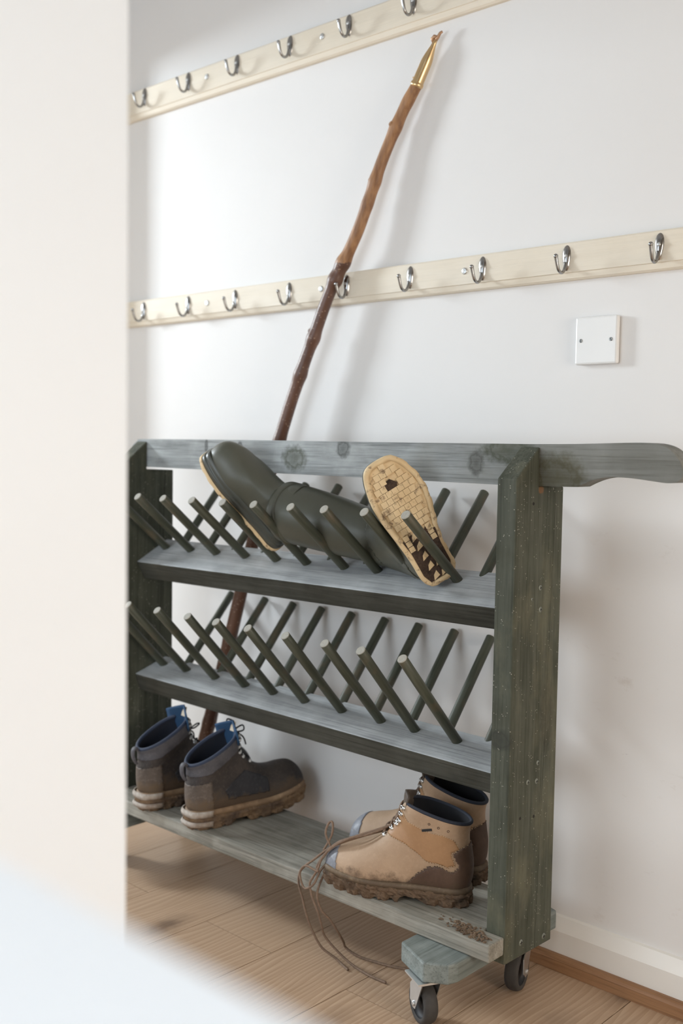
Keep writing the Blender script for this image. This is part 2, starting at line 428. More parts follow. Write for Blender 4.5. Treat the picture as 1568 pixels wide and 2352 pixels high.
coat_rail(1.862, 1.937, -2.53, -.70, [-2.352, -2.168, -1.982, -1.799, -1.614, -1.433], 1.908, [-2.096, -1.696], 1.909,
          'upper of the two pale pine coat rails, cut off by the top of the photo')

# ------------------------------------------------------------------ blanking plate
bp = empty('blanking_plate', (-.9905, 0, 1.152), label='square white plastic blanking plate on the wall below the lower coat rail', category='wall plate')
bm = bmesh.new(); box(bm, (-1.0335, -.0125, 1.1515), (-.9475, -.001, 1.239)); obj('plate', bm, M_PLASTIC, bp, bevel=.0035)
for x, a in ((-1.0213, .9), (-.9598, 1.3)):
    bm = bmesh.new(); lathe(bm, [(0, .0008), (.003, .0008), (.0036, 0), (.0036, -.001)], frame((x, -.0126, 1.1955), (0, -1, 0)), 14)
    o = obj('screw', bm, plain('plate_screw', (.25, .25, .24), .4, .9), bp)
    bm = bmesh.new(); m = frame((x, -.0135, 1.1955), (0, -1, 0)) @ Matrix.Rotation(a, 4, 'Z'); box(bm, (-.0028, -.0004, -.0003), (.0028, .0004, .0003)); bmesh.ops.transform(bm, matrix=m, verts=bm.verts)
    obj('slot', bm, M_DARK, o)

# ------------------------------------------------------------------ boot rack
RK = empty('boot_rack', (-1.55, -.22, 0), label='dark green wooden boot rack on castors with two rows of angled pegs', category='boot rack')
ro = RK.location
def L(x, y, z): return (x - ro.x, y - ro.y, z - ro.z)
W_POST = stained_wood('green_stain_upright', 'z', (.042, .046, .032), (.085, .089, .067), .62, crack=(.035, .035, .0007), specks=.45, wear=.35, spec=.2,
                      knots=[(L(-.9795, -.163, .53), .035, (1, 1.4, .45), (.035, .035, .026)), (L(-1.0, -.275, .50), .016, (.5, 1, .8), (.04, .042, .034)),
                             (L(-.9795, -.20, .925), .009, (1, 1, 1.2), (.20, .09, .035))])
W_RAIL = stained_wood('weathered_rail', 'x', (.19, .20, .197), (.375, .39, .385), .55, wear=.5, spec=.3, grime_falloff=(.30, .55),
                      knots=[(L(-1.437, -.207, .989), .022, (1, 1, 1), (.055, .058, .052)), (L(-1.112, -.207, .968), .021, (1, 1, .8), (.06, .06, .05)),
                             (L(-1.745, -.207, .989), .009, (1, 1, .6), (.02, .02, .016)), (L(-1.575, -.207, .967), .034, (.8, 1, 1.1), (.052, .056, .03)),
                             (L(-1.045, -.207, .992), .045, (.7, 1, 1.6), (.045, .05, .026)), (L(-1.86, -.207, .99), .011, (1.6, 1, .6), (.05, .05, .045)),
                             (L(-.945, -.207, .945), .05, (.8, 1, 1.0), (.075, .068, .034))])
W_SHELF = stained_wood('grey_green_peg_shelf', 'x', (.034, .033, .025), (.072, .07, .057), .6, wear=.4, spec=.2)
W_LIT_TOP = stained_wood('lit_look_shelf_top', 'x', (.25, .26, .265), (.42, .435, .44), .45, wear=.5, spec=.6)  # paler bluish copy of the shelf wood, with the light on the tops painted in
W_BOTTOM = stained_wood('worn_bottom_shelf', 'x', (.16, .147, .118), (.33, .31, .265), .6, wear=.6, spec=.3)
W_FOOT = stained_wood('green_foot_beam', 'y', (.10, .118, .108), (.21, .235, .222), .5, wear=.6)
def peg_mat():
    t = NT('dark_dowel'); v = t.coord((1, 1, 1)); oi = t.n('ShaderNodeObjectInfo')
    cb = t.n('ShaderNodeCombineXYZ'); t.l(t.math('MULTIPLY', oi.outputs['Random'], 40), cb.inputs[0])
    ad = t.n('ShaderNodeVectorMath', operation='ADD'); t.l(v, ad.inputs[0]); t.l(cb.outputs[0], ad.inputs[1])
    g = t.noise(t.coord((110, 110, 6), vec=ad.outputs[0]), 1.0, 4, .6); b = t.noise(t.coord((22, 22, 14), vec=ad.outputs[0]), 1.0, 4, .6)
    col = t.mix(t.ramp(g, [(.35, 0.0), (.7, 1.0)]), (.036, .041, .026), (.082, .088, .062))
    col = t.mix(t.ramp(b, [(.55, 0.0), (.72, .7)]), col, (.115, .085, .05))
    t.base(col).set(.46, 0, .5); t.bump(g, .2, .001); return t.m
M_PEG = peg_mat(); M_PEGEND = plain('dowel_end_grain', (.33, .31, .265), .7, var=.3, nscale=300)

YF0, YB0 = -.275, -.1275
def upright(xa, xb, name='upright'):
    bm = bmesh.new()
    prism(bm, [(YF0, .113), (YF0, .944), (-.2075, .998), (-.2075, .931), (YB0, .929), (YB0, .109)], 'x', xa, xb)
    return obj(name, bm, W_POST, RK, bevel=.0022)
UP = upright(-1.0186, -.9795); UPL = upright(-2.1196, -2.0806)
for y, z, r in ((-.1951, .7556, .0048), (-.2202, .7376, .003), (-.1932, .7176, .0048), (-.1879, .447, .0042), (-.2182, .419, .0046), (-.1904, .415, .0048), (-.2264, .137, .0056), (-.153, .1239, .0056)):
    bm = screw_bm(frame((-.9795, y, z), (1, 0, 0)), r); sc_ = obj('screw', bm, M_SCREW, UP, smooth=False)
    bm = bmesh.new()
    for q in ((.55 * r, .12 * r), (.12 * r, .55 * r)): box(bm, (-.9779, y - q[0], z - q[1]), (-.9775, y + q[0], z + q[1]))
    # the cross recess belongs to the screw mesh
    o2 = sc_.data; b2 = bmesh.new(); b2.from_mesh(o2); bmesh.ops.transform(bm, matrix=world(UP).inverted(), verts=bm.verts)
    tmp = bpy.data.meshes.new('tmp'); bm.to_mesh(tmp); bm.free(); n0 = len(b2.faces); b2.from_mesh(tmp)
    b2.faces.ensure_lookup_table()
    for f in b2.faces[n0:]: f.material_index = 1
    b2.to_mesh(o2); b2.free(); o2.materials.append(M_DARK); bpy.data.meshes.remove(tmp)
for y, z in ((-.2229, .9016), (-.2384, .3603), (-.1957, .3534)):
    bm = bmesh.new(); lathe(bm, [(0, .0004), (.0026, .0004), (.0036, -.0008)], frame((-.9795, y, z), (1, 0, 0)), 9)
    obj('nail_hole', bm, M_DARK, UP)

# top rail that runs on past the right-hand upright as a carved handle
out = catmull([(-2.1525, .937), (-2.153, .955), (-2.1525, .9693), (-2.1419, .9855), (-2.1189, .9995), (-2.0857, 1.0035), (-1.7327, 1.004), (-1.4226, 1.003), (-1.0681, 1.0027), (-.9799, 1.0028), (-.9, 1.004), (-.8182, 1.0066), (-.7808, 1.0066), (-.7624, 1.0037), (-.7477, .9978), (-.7344, .9865), (-.7269, .9746), (-.7229, .962), (-.724, .9539), (-.7308, .9472), (-.7407, .9448), (-.7529, .9446), (-.7749, .9468), (-.801, .9494), (-.8238, .9507), (-.847, .9505), (-.8705, .9468), (-.8903, .9398), (-.9055, .9325)], 110)
out = [(p.x, p.y) for p in [Vector((q[0], q[1], 0)) for q in out]]
out += [(-.9793, .9309), (-1.0659, .9307), (-1.4211, .9334), (-2.056, .9364)]
bm = bmesh.new(); prism(bm, out, 'y', -.207, -.166); obj('handle_rail', bm, W_RAIL, RK, bevel=.0035)

# pegs: one dowel mesh, copied
def dowel_mesh(length, r=.0095):
    bm = bmesh.new(); seg = 20
    prof = [(r, -.03), (r, 0), (r * 1.0, length * .5), (r, length - .0012)]
    lathe(bm, prof, Matrix.Identity(4), seg, 0); lathe(bm, [(r, length - .0012), (r - .001, length), (0, length)], Matrix.Identity(4), seg, 1)
    lathe(bm, [(0, -.03), (r, -.03)], Matrix.Identity(4), seg, 0)
    bmesh.ops.remove_doubles(bm, verts=bm.verts, dist=1e-5); bmesh.ops.recalc_face_normals(bm, faces=bm.faces)
    for f in bm.faces: f.smooth = f.material_index == 0
    me = bpy.data.meshes.new('peg'); bm.to_mesh(me); bm.free(); me.materials.append(M_PEG); me.materials.append(M_PEGEND); return me
def peg_shelf(front, slope, wd, th, dz, xs_f, tip_f, xs_r, tip_r, nm):
    (yf, zf) = front; ca, sa = cos(slope), sin(slope)
    xa, xb = -2.0806, -1.0186
    z_at = lambda x: dz[0] + (dz[1] - dz[0]) * (x - xa) / (xb - xa)
    pr = [(yf, 0), (yf + wd * ca, wd * sa), (yf + wd * ca + th * sa, wd * sa - th * ca), (yf + th * sa, -th * ca)]
    bm = bmesh.new(); NS = 24
    rows = []
    for i in range(NS + 1):
        x = xa + (xb - xa) * i / NS
        rows.append([bm.verts.new((x, y, z + z_at(x))) for y, z in pr])
    for A, B in zip(rows, rows[1:]):
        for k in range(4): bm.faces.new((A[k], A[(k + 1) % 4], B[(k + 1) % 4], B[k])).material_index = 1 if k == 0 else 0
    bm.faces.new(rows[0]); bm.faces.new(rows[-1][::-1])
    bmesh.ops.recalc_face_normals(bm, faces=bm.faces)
    sh = obj('peg_shelf', bm, [W_SHELF, W_LIT_TOP], RK, bevel=.002)
    rnd = random.Random(nm)
    yb = yf + wd * ca * .66
    mesh_f = mesh_r = None
    def place(base, tip, me):
        d = (tip - base); o = bpy.data.objects.new('peg', me); COL.objects.link(o); o.parent = sh
        o.location = base - ro
        q = d.to_track_quat('Z', 'Y') @ Quaternion((0, 0, 1), rnd.uniform(0, 6)); o.rotation_mode = 'XYZ'; o.rotation_euler = q.to_euler()
    for x, (ty, tz) in zip(xs_f, tip_f):
        b = Vector((x + rnd.uniform(-.002, .002), yb, z_at(x) + (yb - yf) * sa / ca)); t = Vector((x, ty, tz))
        if mesh_f is None: mesh_f = dowel_mesh((t - b).length)
        place(b, t, mesh_f)
    for x, (ty, tz) in zip(xs_r, tip_r):
        b = Vector((x, yf + wd * ca - .004, z_at(x) + wd * sa - .010)); t = Vector((x + rnd.uniform(-.002, .002), ty, tz))
        if mesh_r is None: mesh_r = dowel_mesh((t - b).length)
        place(b, t, mesh_r)
    return sh
fx = [-1.168, -1.265, -1.366, -1.456, -1.562, -1.657, -1.757, -1.856, -1.948, -2.043]
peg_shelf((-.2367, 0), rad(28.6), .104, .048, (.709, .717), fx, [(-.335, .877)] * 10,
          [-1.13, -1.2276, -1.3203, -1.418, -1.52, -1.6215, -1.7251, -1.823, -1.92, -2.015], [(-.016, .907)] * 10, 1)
fx2 = [-1.161, -1.258, -1.348, -1.453, -1.56, -1.657, -1.749, -1.853, -1.959, -2.045]
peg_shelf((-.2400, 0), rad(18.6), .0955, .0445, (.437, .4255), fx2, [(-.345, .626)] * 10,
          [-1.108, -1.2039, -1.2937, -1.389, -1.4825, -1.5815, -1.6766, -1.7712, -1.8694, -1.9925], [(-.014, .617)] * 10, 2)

# bottom shelf, notched round the uprights
bm = bmesh.new()
prism(bm, [(-2.1196, -.324), (-.9795, -.3215), (-.9795, -.2775), (-1.0205, -.2775), (-1.0205, -.118), (-1.6, -.100), (-2.0787, -.100), (-2.0787, -.2775), (-2.1196, -.2775)], 'z', .132, .163)
BS = obj('bottom_shelf', bm, W_BOTTOM, RK, bevel=.0028)
# foot beams across the bottom with pointed ends
def foot(dx, flip=False):
    f = lambda x: x + dx
    pts = [(-1.020, -.352), (-1.026, -.371), (-1.062, -.394), (-1.137, -.361), (-1.137, -.30), (-1.118, -.07), (-1.07, -.038), (-1.010, -.058), (-1.012, -.1), (-1.0195, -.13)]
    bm = bmesh.new(); prism(bm, [(f(x), y) for x, y in pts], 'z', .0965, .1315)
    return obj('foot_beam', bm, W_FOOT, RK, bevel=.003)
foot(0); foot(-.98)
# castors
def castor(axle, d, stem):
    d = Vector((d[0], d[1], 0)).normalized(); A = Vector(axle); r = A.z; roll = Vector((-d.y, d.x, 0))
    S2 = Vector(stem); back = (S2 - A); back.z = 0
    side = back.normalized()
    bm = bmesh.new()
    tz = .0965
    box(bm, (-.028, -.034, -.003), (.028, .034, 0)); bmesh.ops.transform(bm, matrix=Matrix.Translation((S2.x, S2.y, tz)) @ Matrix.Rotation(math.atan2(side.y, side.x), 4, 'Z'), verts=bm.verts)
    lathe(bm, [(.016, tz - .003), (.019, tz - .008), (.013, tz - .012)], Matrix.Translation((S2.x, S2.y, 0)), 18)
    # crown and two fork cheeks
    for s in (-1, 1):
        o = d * s * .0165
        pr = [(-.012, -.001), (-.016, .001), (-.0165, .030), (.0, .048), (.010 + back.length, .0485), (.016 + back.length * .55, .040), (.010, .002), (.004, -.0085), (-.005, -.0085)]
        V = [[bm.verts.new(A + side * u + Vector((0, 0, v * (tz - .012 - A.z) / .0485 if v > 0 else v)) + o + d * s * q) for u, v in pr] for q in (0, .002)]
        n = len(pr); fs = [bm.faces.new(V[0]), bm.faces.new(V[1][::-1])]
        for i in range(n): fs.append(bm.faces.new((V[0][i], V[1][i], V[1][(i + 1) % n], V[0][(i + 1) % n])))
        lathe(bm, [(.0048, 0), (.0048, .0022), (.003, .0032), (0, .0032)], frame(A + o + d * s * .002, d * s), 12)
    m0 = A + Vector((0, 0, tz - .013 - A.z))
    pl = [m0 + d * a * .0185 + side * b for a, b in ((-1, -.004), (1, -.004), (1, .012 + back.length), (-1, .012 + back.length))]
    lo = [bm.verts.new(p) for p in pl]; hi = [bm.verts.new(p + Vector((0, 0, .0025))) for p in pl]
    bm.faces.new(lo[::-1]); bm.faces.new(hi)
    for i in range(4): bm.faces.new((lo[i], lo[(i + 1) % 4], hi[(i + 1) % 4], hi[i]))
    bmesh.ops.recalc_face_normals(bm, faces=bm.faces)
    fk = obj('castor', bm, M_STEEL, RK)
    bm = bmesh.new()
    w = .0125
    tyre = [(r * .70, -w * .86), (r * .74, -w), (r * .90, -w * .98), (r * .965, -w * .72), (r, -w * .35), (r, w * .35), (r * .965, w * .72), (r * .90, w * .98), (r * .74, w), (r * .70, w * .86)]
    lathe(bm, tyre, frame(A, d), 40, 0)
    hub = [(0, -w * .55), (r * .25, -w * .55), (r * .30, -w * .35), (r * .66, -w * .35), (r * .70, -w * .86)]
    lathe(bm, hub, frame(A, d), 40, 1); lathe(bm, [(a, -h) for a, h in reversed(hub)], frame(A, d), 40, 1)
    bmesh.ops.recalc_face_normals(bm, faces=bm.faces)
    for f in bm.faces: f.smooth = True
    o = obj('wheel', bm, [M_TREAD, M_RUBBER], fk)
castor((-1.092, -.352, .0372), (-.45, -.89, 0), (-1.072, -.362, 0))
castor((-1.040, -.142, .0372), (.89, .22, 0), (-1.048, -.115, 0))
castor((-2.072, -.305, .0372), (-.5, -.86, 0), (-2.052, -.318, 0))
castor((-2.072, -.062, .0372), (.03, 1, 0), (-2.048, -.066, 0))

# ------------------------------------------------------------------ dried mud on the end of the bottom shelf
bm = bmesh.new(); rn = random.Random(4)
for i in range(260):
    u = rn.gauss(0, 1); v = rn.gauss(0, 1)
    x = -1.035 + u * .024; y = -.303 + v * .009 - (x + 1.035) * .25
    if y < -.3185 or x > -.984: continue
    r = rn.uniform(.0010, .0034)
    m = Matrix.Translation((x, y, .163 + r * .35)) @ Matrix.Rotation(rn.uniform(0, 6), 4, 'Z') @ Matrix.Diagonal((rn.uniform(.7, 1.8), rn.uniform(.6, 1.1), rn.uniform(.5, .9), 1))
    g = bmesh.ops.create_icosphere(bm, subdivisions=1, radius=r, matrix=m)
    for vv in g['verts']: vv.co += Vector((rn.uniform(-1, 1), rn.uniform(-1, 1), rn.uniform(-1, 1))) * r * .25
    for vv in g['verts']: vv.co.z = max(vv.co.z, .1632)
tag(obj('dried_mud', bm, muddy('dry_mud', (.13, .085, .055), (.21, .15, .10), (.07, .045, .03), 120)), kind='stuff', label='crumbs of dried brown mud on the right end of the rack\'s bottom shelf', category='mud')

# ------------------------------------------------------------------ walking stick
shaft = [(-2.078, -.0852, .012), (-2.045, -.082, .14), (-2.0126, -.0775, .2661), (-1.9941, -.0764, .3026), (-1.9053, -.0681, .5958), (-1.8631, -.0633, .7467), (-1.8186, -.0579, .9143), (-1.7722, -.0546, 1.0166), (-1.7463, -.0518, 1.1015), (-1.7179, -.0501, 1.1553), (-1.6855, -.0478, 1.2275), (-1.6537, -.0456, 1.2962), (-1.6229, -.043, 1.3627), (-1.6123, -.042, 1.3789), (-1.5882, -.0405, 1.4049), (-1.5555, -.0371, 1.4623), (-1.5325, -.0334, 1.5244), (-1.5124, -.0298, 1.5852), (-1.4744, -.0253, 1.6619), (-1.4446, -.0226, 1.7077), (-1.4181, -.0206, 1.7424)]
ST = empty('walking_stick', (-2.078, -.085, 0), label='knobbly brown hazel walking stick with a brass tip leaning on the wall behind the rack', category='walking stick')
def stick_mat(bark):
    t = NT('stick_bark' if bark else 'stick_peeled'); v = t.coord()
    a = t.noise(t.coord((16, 16, 5)), 1.0, 5, .6); b = t.noise(t.coord((90, 90, 40)), 1.0, 4, .6)
    if bark:
        col = t.mix(t.ramp(a, [(.35, 0.0), (.7, 1.0)]), (.095, .042, .025), (.185, .09, .055))
        vo = t.n('ShaderNodeTexVoronoi'); vo.inputs['Scale'].default_value = 1; t.l(t.coord((130, 130, 170)), vo.inputs['Vector'])
        dots = t.math('MULTIPLY', t.math('LESS_THAN', vo.outputs['Distance'], .2), t.math('GREATER_THAN', t.noise(v, 45, 2), .48))
        col = t.mix(t.math('MULTIPLY', dots, .8), col, (.42, .28, .19)); r = .4
    else:
        a = t.noise(t.coord((70, 70, 4)), 1.0, 5, .6)
        col = t.mix(t.ramp(a, [(.38, 0.0), (.62, 1.0)]), (.22, .10, .04), (.40, .205, .09)); r = .45
    t.base(col).set(r, 0, .5); t.bump(b, .25, .002); return t.m
M_BARK, M_PEEL = stick_mat(True), stick_mat(False)
for _ in range(2): shaft = [shaft[0]] + [tuple((Vector(shaft[i - 1]) + Vector(shaft[i]) * 3 + Vector(shaft[i + 1])) / 5) for i in range(1, len(shaft) - 1)] + [shaft[-1]]
NN = 260; cp = catmull(shaft, NN)
knobs = [(.3026, .0015), (.52, .002), (.80, .0022), (1.005, .0016), (1.155, .0024), (1.235, .0028), (1.36, .0042), (1.395, .004), (1.515, .001), (1.56, .0018), (1.665, .0018), (1.715, .001)]
def rad_at(z):
    r = .0178 - .0058 * (z / 1.75)
    for kz, kr in knobs: r += kr * math.exp(-((z - kz) / .013) ** 2)
    return r
rs = [rad_at(p.z) for p in cp]
bm = bmesh.new(); tube(bm, cp, rs, 18)
bm.verts.ensure_lookup_table()
rn = random.Random(11)
for v in bm.verts: v.co += Vector((sin(v.co.z * 61 + 1), sin(v.co.z * 47), 0)) * .0003
for f in bm.faces:
    c = f.calc_center_median(); f.material_index = 1 if c.z > 1.405 + .012 * sin(f.index * 1.7) else 0
# pruned twig stubs
for kz, ang in ((1.245, 200), (1.36, 170), (1.385, -60), (1.155, 20), (.83, 190), (1.56, 185), (1.665, 250)):
    i = min(range(NN), key=lambda k: abs(cp[k].z - kz)); d = Vector((cos(rad(ang)), sin(rad(ang)), .55)).normalized()
    lathe(bm, [(.007, 0), (.0055, .004), (.0042, .006), (0, .0062)], frame(cp[i] + d * (rs[i] * .72), d), 10, 1 if kz > 1.405 else 0)
obj('shaft', bm, [M_BARK, M_PEEL], ST)
M_BRASS = NT('brass').base((.70, .50, .27)).set(.3, 1).m
M_COPPER = plain('copper_tip', (.50, .30, .18), .4, .6, var=.2)
a0, a1, a2 = Vector((-1.4181, -.0206, 1.7424)), Vector((-1.3895, -.0178, 1.7893)), Vector((-1.374, -.0165, 1.8235))
ax = (a1 - a0).normalized(); LN = (a2 - a0).length; nv = 14
bm = bmesh.new()
lathe(bm, [(0, -.004), (.0128, -.004), (.0138, -.001), (.0138, .0035), (.0126, .0045), (.0122, .006), (.0118, .046), (.0112, .052), (.0098, .060), (.0058, .078), (.0044, .086), (.0040, .094), (0, .0945)], frame(a0, (a2 - a0)), 30)
for f in bm.faces: f.smooth = True
lathe(bm, [(.0016, 0), (.0016, .0025), (0, .003)], frame(a0 + ax * .012 + Vector((-.0100, -.006, .004)), (-.85, -.5, .3)), 8)
FE = obj('ferrule', bm, M_BRASS, ST)
bm = bmesh.new(); e = a0 + (a2 - a0).normalized() * .090
tube(bm, [e, e + Vector((.006, .0, .006)), e + Vector((.012, .0005, .0135)), Vector((-1.3585, -.0150, 1.8368))], [.0038, .0036, .003, .0026], 10)
tube(bm, [e + Vector((-.004, -.001, -.001)), e + Vector((-.006, -.002, .006)), e + Vector((-.001, -.002, .009)), e + Vector((.005, -.001, .007))], [.0035, .0042, .004, .003], 10)
obj('tip', bm, M_COPPER, ST)

# ------------------------------------------------------------------ boots: a lofted upper from matched top and bottom profiles
class Upper:
    """rings run from the toe to the collar; local x towards the toe, z up, y to the left"""
    def __init__(s, prof, M=150, K=112, asym=.006, deform=None):
        s.M, s.K = M, K
        T = catmull([(a[0][0], 0, a[0][1]) for a in prof], M); B = catmull([(a[1][0], 0, a[1][1]) for a in prof], M)
        Wd = catmull([(a[2], a[3], 0) for a in prof], M)
        s.g = []
        for i in range(M):
            mid = (T[i] + B[i]) / 2; ax = (T[i] - B[i]) / 2; ring = []
            wd, k = Wd[i].x, Wd[i].y
            for j in range(K):
                t = 2 * pi * j / K
                c = -cos(t); v = (c + 1) / 2
                # sideways width along the ring, widest low down where k < 1
                vv = max(0.0, min(1.0, v)) ** k
                lat = (max(0.0, 1 - abs(2 * vv - 1) ** 2.3)) ** .5
                p = mid + ax * c
                p.y = lat * wd * (1 if t <= pi else -1)
                f = max(0, min(1, (p.x - .10) / .18)); p.y += asym * sin(pi * f)
                ring.append(p)
            s.g.append(ring)
        s.local = [[p.copy() for p in r] for r in s.g]
        if deform:
            s.g = [[deform(p) for p in r] for r in s.g]
        s.nrm = [[None] * K for _ in range(M)]
        for i in range(M):
            for j in range(K):
                a = s.g[min(i + 1, M - 1)][j] - s.g[max(i - 1, 0)][j]; b = s.g[i][(j + 1) % K] - s.g[i][(j - 1) % K]
                n = b.cross(a); s.nrm[i][j] = n.normalized() if n.length > 1e-12 else Vector((0, 0, 1))
        c = s.local[M // 2][K // 4]
        if s.nrm[M // 2][K // 4].dot(s.g[M // 2][K // 4] - (s.g[M // 2][0] + s.g[M // 2][K // 2]) / 2) < 0:
            s.nrm = [[-n for n in r] for r in s.nrm]
    def mesh(s, keep, off=0.0, cap_toe=True):
        bm = bmesh.new(); V = {}
        def vert(i, j):
            j %= s.K
            if (i, j) not in V: V[i, j] = bm.verts.new(s.g[i][j] + s.nrm[i][j] * off)
            return V[i, j]
        for i in range(s.M - 1):
            for j in range(s.K):
                c = (s.local[i][j] + s.local[i + 1][(j + 1) % s.K]) / 2
                if keep(i + .5, j + .5, c):
                    bm.faces.new((vert(i, j), vert(i, j + 1), vert(i + 1, j + 1), vert(i + 1, j))).smooth = True
        if cap_toe and keep(0, s.K / 4, s.local[0][s.K // 4]): bm.faces.new([vert(0, j) for j in range(s.K)][::-1]).smooth = True
        bmesh.ops.recalc_face_normals(bm, faces=bm.faces)
        return bm
    def at(s, i, j):
        """point and normal at fractional ring i, fractional slot j"""
        i = max(0, min(s.M - 1.001, i)); i0 = int(i); fi = i - i0; j0 = int(math.floor(j)); fj = j - j0
        def lerp(G):
            a = G[i0][j0 % s.K].lerp(G[i0][(j0 + 1) % s.K], fj); b = G[i0 + 1][j0 % s.K].lerp(G[i0 + 1][(j0 + 1) % s.K], fj); return a.lerp(b, fi)
        return lerp(s.g), lerp(s.nrm).normalized()

def solid(o, th, offset=-1):
    m = o.modifiers.new('thickness', 'SOLIDIFY'); m.thickness = th; m.offset = offset; m.use_even_offset = False
    return o

def inside(poly, x, z):
    c = False; n = len(poly)
    for a in range(n):
        (x1, z1), (x2, z2) = poly[a], poly[(a + 1) % n]
        if (z1 > z) != (z2 > z) and x < (x2 - x1) * (z - z1) / (z2 - z1) + x1: c = not c
    return c

def outline_of(U, zmax, grow, n=72):
    """plan outline of the foot, grown outwards"""
    import itertools
    pts = [p for r in U.local for p in r if p.z < zmax]
    hull = []
    cx = (min(p.x for p in pts) + max(p.x for p in pts)) / 2
    xs0, xs1 = min(p.x for p in pts), max(p.x for p in pts)
    Lx, Rx = [], []
    m = 26
    for k in range(m + 1):
        x = xs0 + (xs1 - xs0) * (.5 - .5 * cos(pi * k / m))
        near = [p for p in pts if abs(p.x - x) < .008]
        hi = max(p.y for p in near); lo = min(p.y for p in near)
        if k == 0 or k == m: hi, lo = hi * .55, lo * .55
        Lx.append((x, hi)); Rx.append((x, lo))
    ol = Lx + Rx[::-1]
    for _ in range(3):
        N_ = len(ol); ol = [((ol[i - 1][0] + 2 * ol[i][0] + ol[(i + 1) % N_][0]) / 4, (ol[i - 1][1] + 2 * ol[i][1] + ol[(i + 1) % N_][1]) / 4) for i in range(N_)]
    # resample evenly
    P = [Vector((x, y, 0)) for x, y in ol]; P.append(P[0]); d = [0]
    for a, b in zip(P, P[1:]): d.append(d[-1] + (b - a).length)
    res = []
    for k in range(n):
        s_ = d[-1] * k / n; i = max(i for i in range(len(d)) if d[i] <= s_); i = min(i, len(P) - 2)
        res.append(P[i].lerp(P[i + 1], (s_ - d[i]) / max(1e-9, d[i + 1] - d[i])))
    out = []
    for k in range(n):
        t = (res[(k + 1) % n] - res[k - 1]); nn = Vector((t.y, -t.x, 0)).normalized()
        mid = Vector((cx, 0, 0))
        if nn.dot(res[k] - mid) < 0: nn = -nn
        out.append(res[k] + nn * grow)
    return out

def lug_sole(U, zmax, th, spring, heel_x, grow=.004, lug=.0045, rough=.0012, seed=1):
    """outsole with lugs round the edge, an arch gap before the heel and the toe sprung up"""
    n = 132; ol = outline_of(U, zmax, grow, n); rn = random.Random(seed); bm = bmesh.new()
    c = Vector((sum(p.x for p in ol) / n, sum(p.y for p in ol) / n, 0))
    lift = lambda x: spring * max(0, (x - .17) / .13) ** 2
    rows = []
    for lv, (z, g) in enumerate(((0, -.003), (.004, 0), (.010, .0005), (.0125, -.0015), (.017, -.001), (th * .8, .0005), (th, -.002))):
        row = []
        for k, p in enumerate(ol):
            nn = (p - c); nn.z = 0
            t = ol[(k + 1) % n] - ol[k - 1]; nn = Vector((t.y, -t.x, 0)).normalized() * (1 if Vector((t.y, -t.x, 0)).dot(nn) > 0 else -1)
            notch = (k % 6) in (0, 1)
            gg = g - (lug if notch and lv < 3 else 0)
            zz = z
            arch = heel_x < p.x < heel_x + .045
            if arch and lv < 3: zz = max(z, .011); gg -= .004
            if notch and lv == 0: zz = max(zz, .006)
            q = p + nn * (gg + rn.uniform(-rough, rough)); q.z = zz + lift(p.x) + rn.uniform(-rough, rough) * (.6 if lv else 0)
            row.append(bm.verts.new(q))
        rows.append(row)
    for A, B in zip(rows, rows[1:]):
        for k in range(n): bm.faces.new((A[k], A[(k + 1) % n], B[(k + 1) % n], B[k]))
    for row, fl in ((rows[0], 1), (rows[-1], 0)):
        # caps: strips across from one side to the other
        ring = row
        cv = bm.verts.new((c.x, c.y, sum(v.co.z for v in ring) / n + (.004 if fl else 0)))
        for k in range(n): bm.faces.new((ring[k], ring[(k + 1) % n], cv))
    bmesh.ops.recalc_face_normals(bm, faces=bm.faces)
    return bm

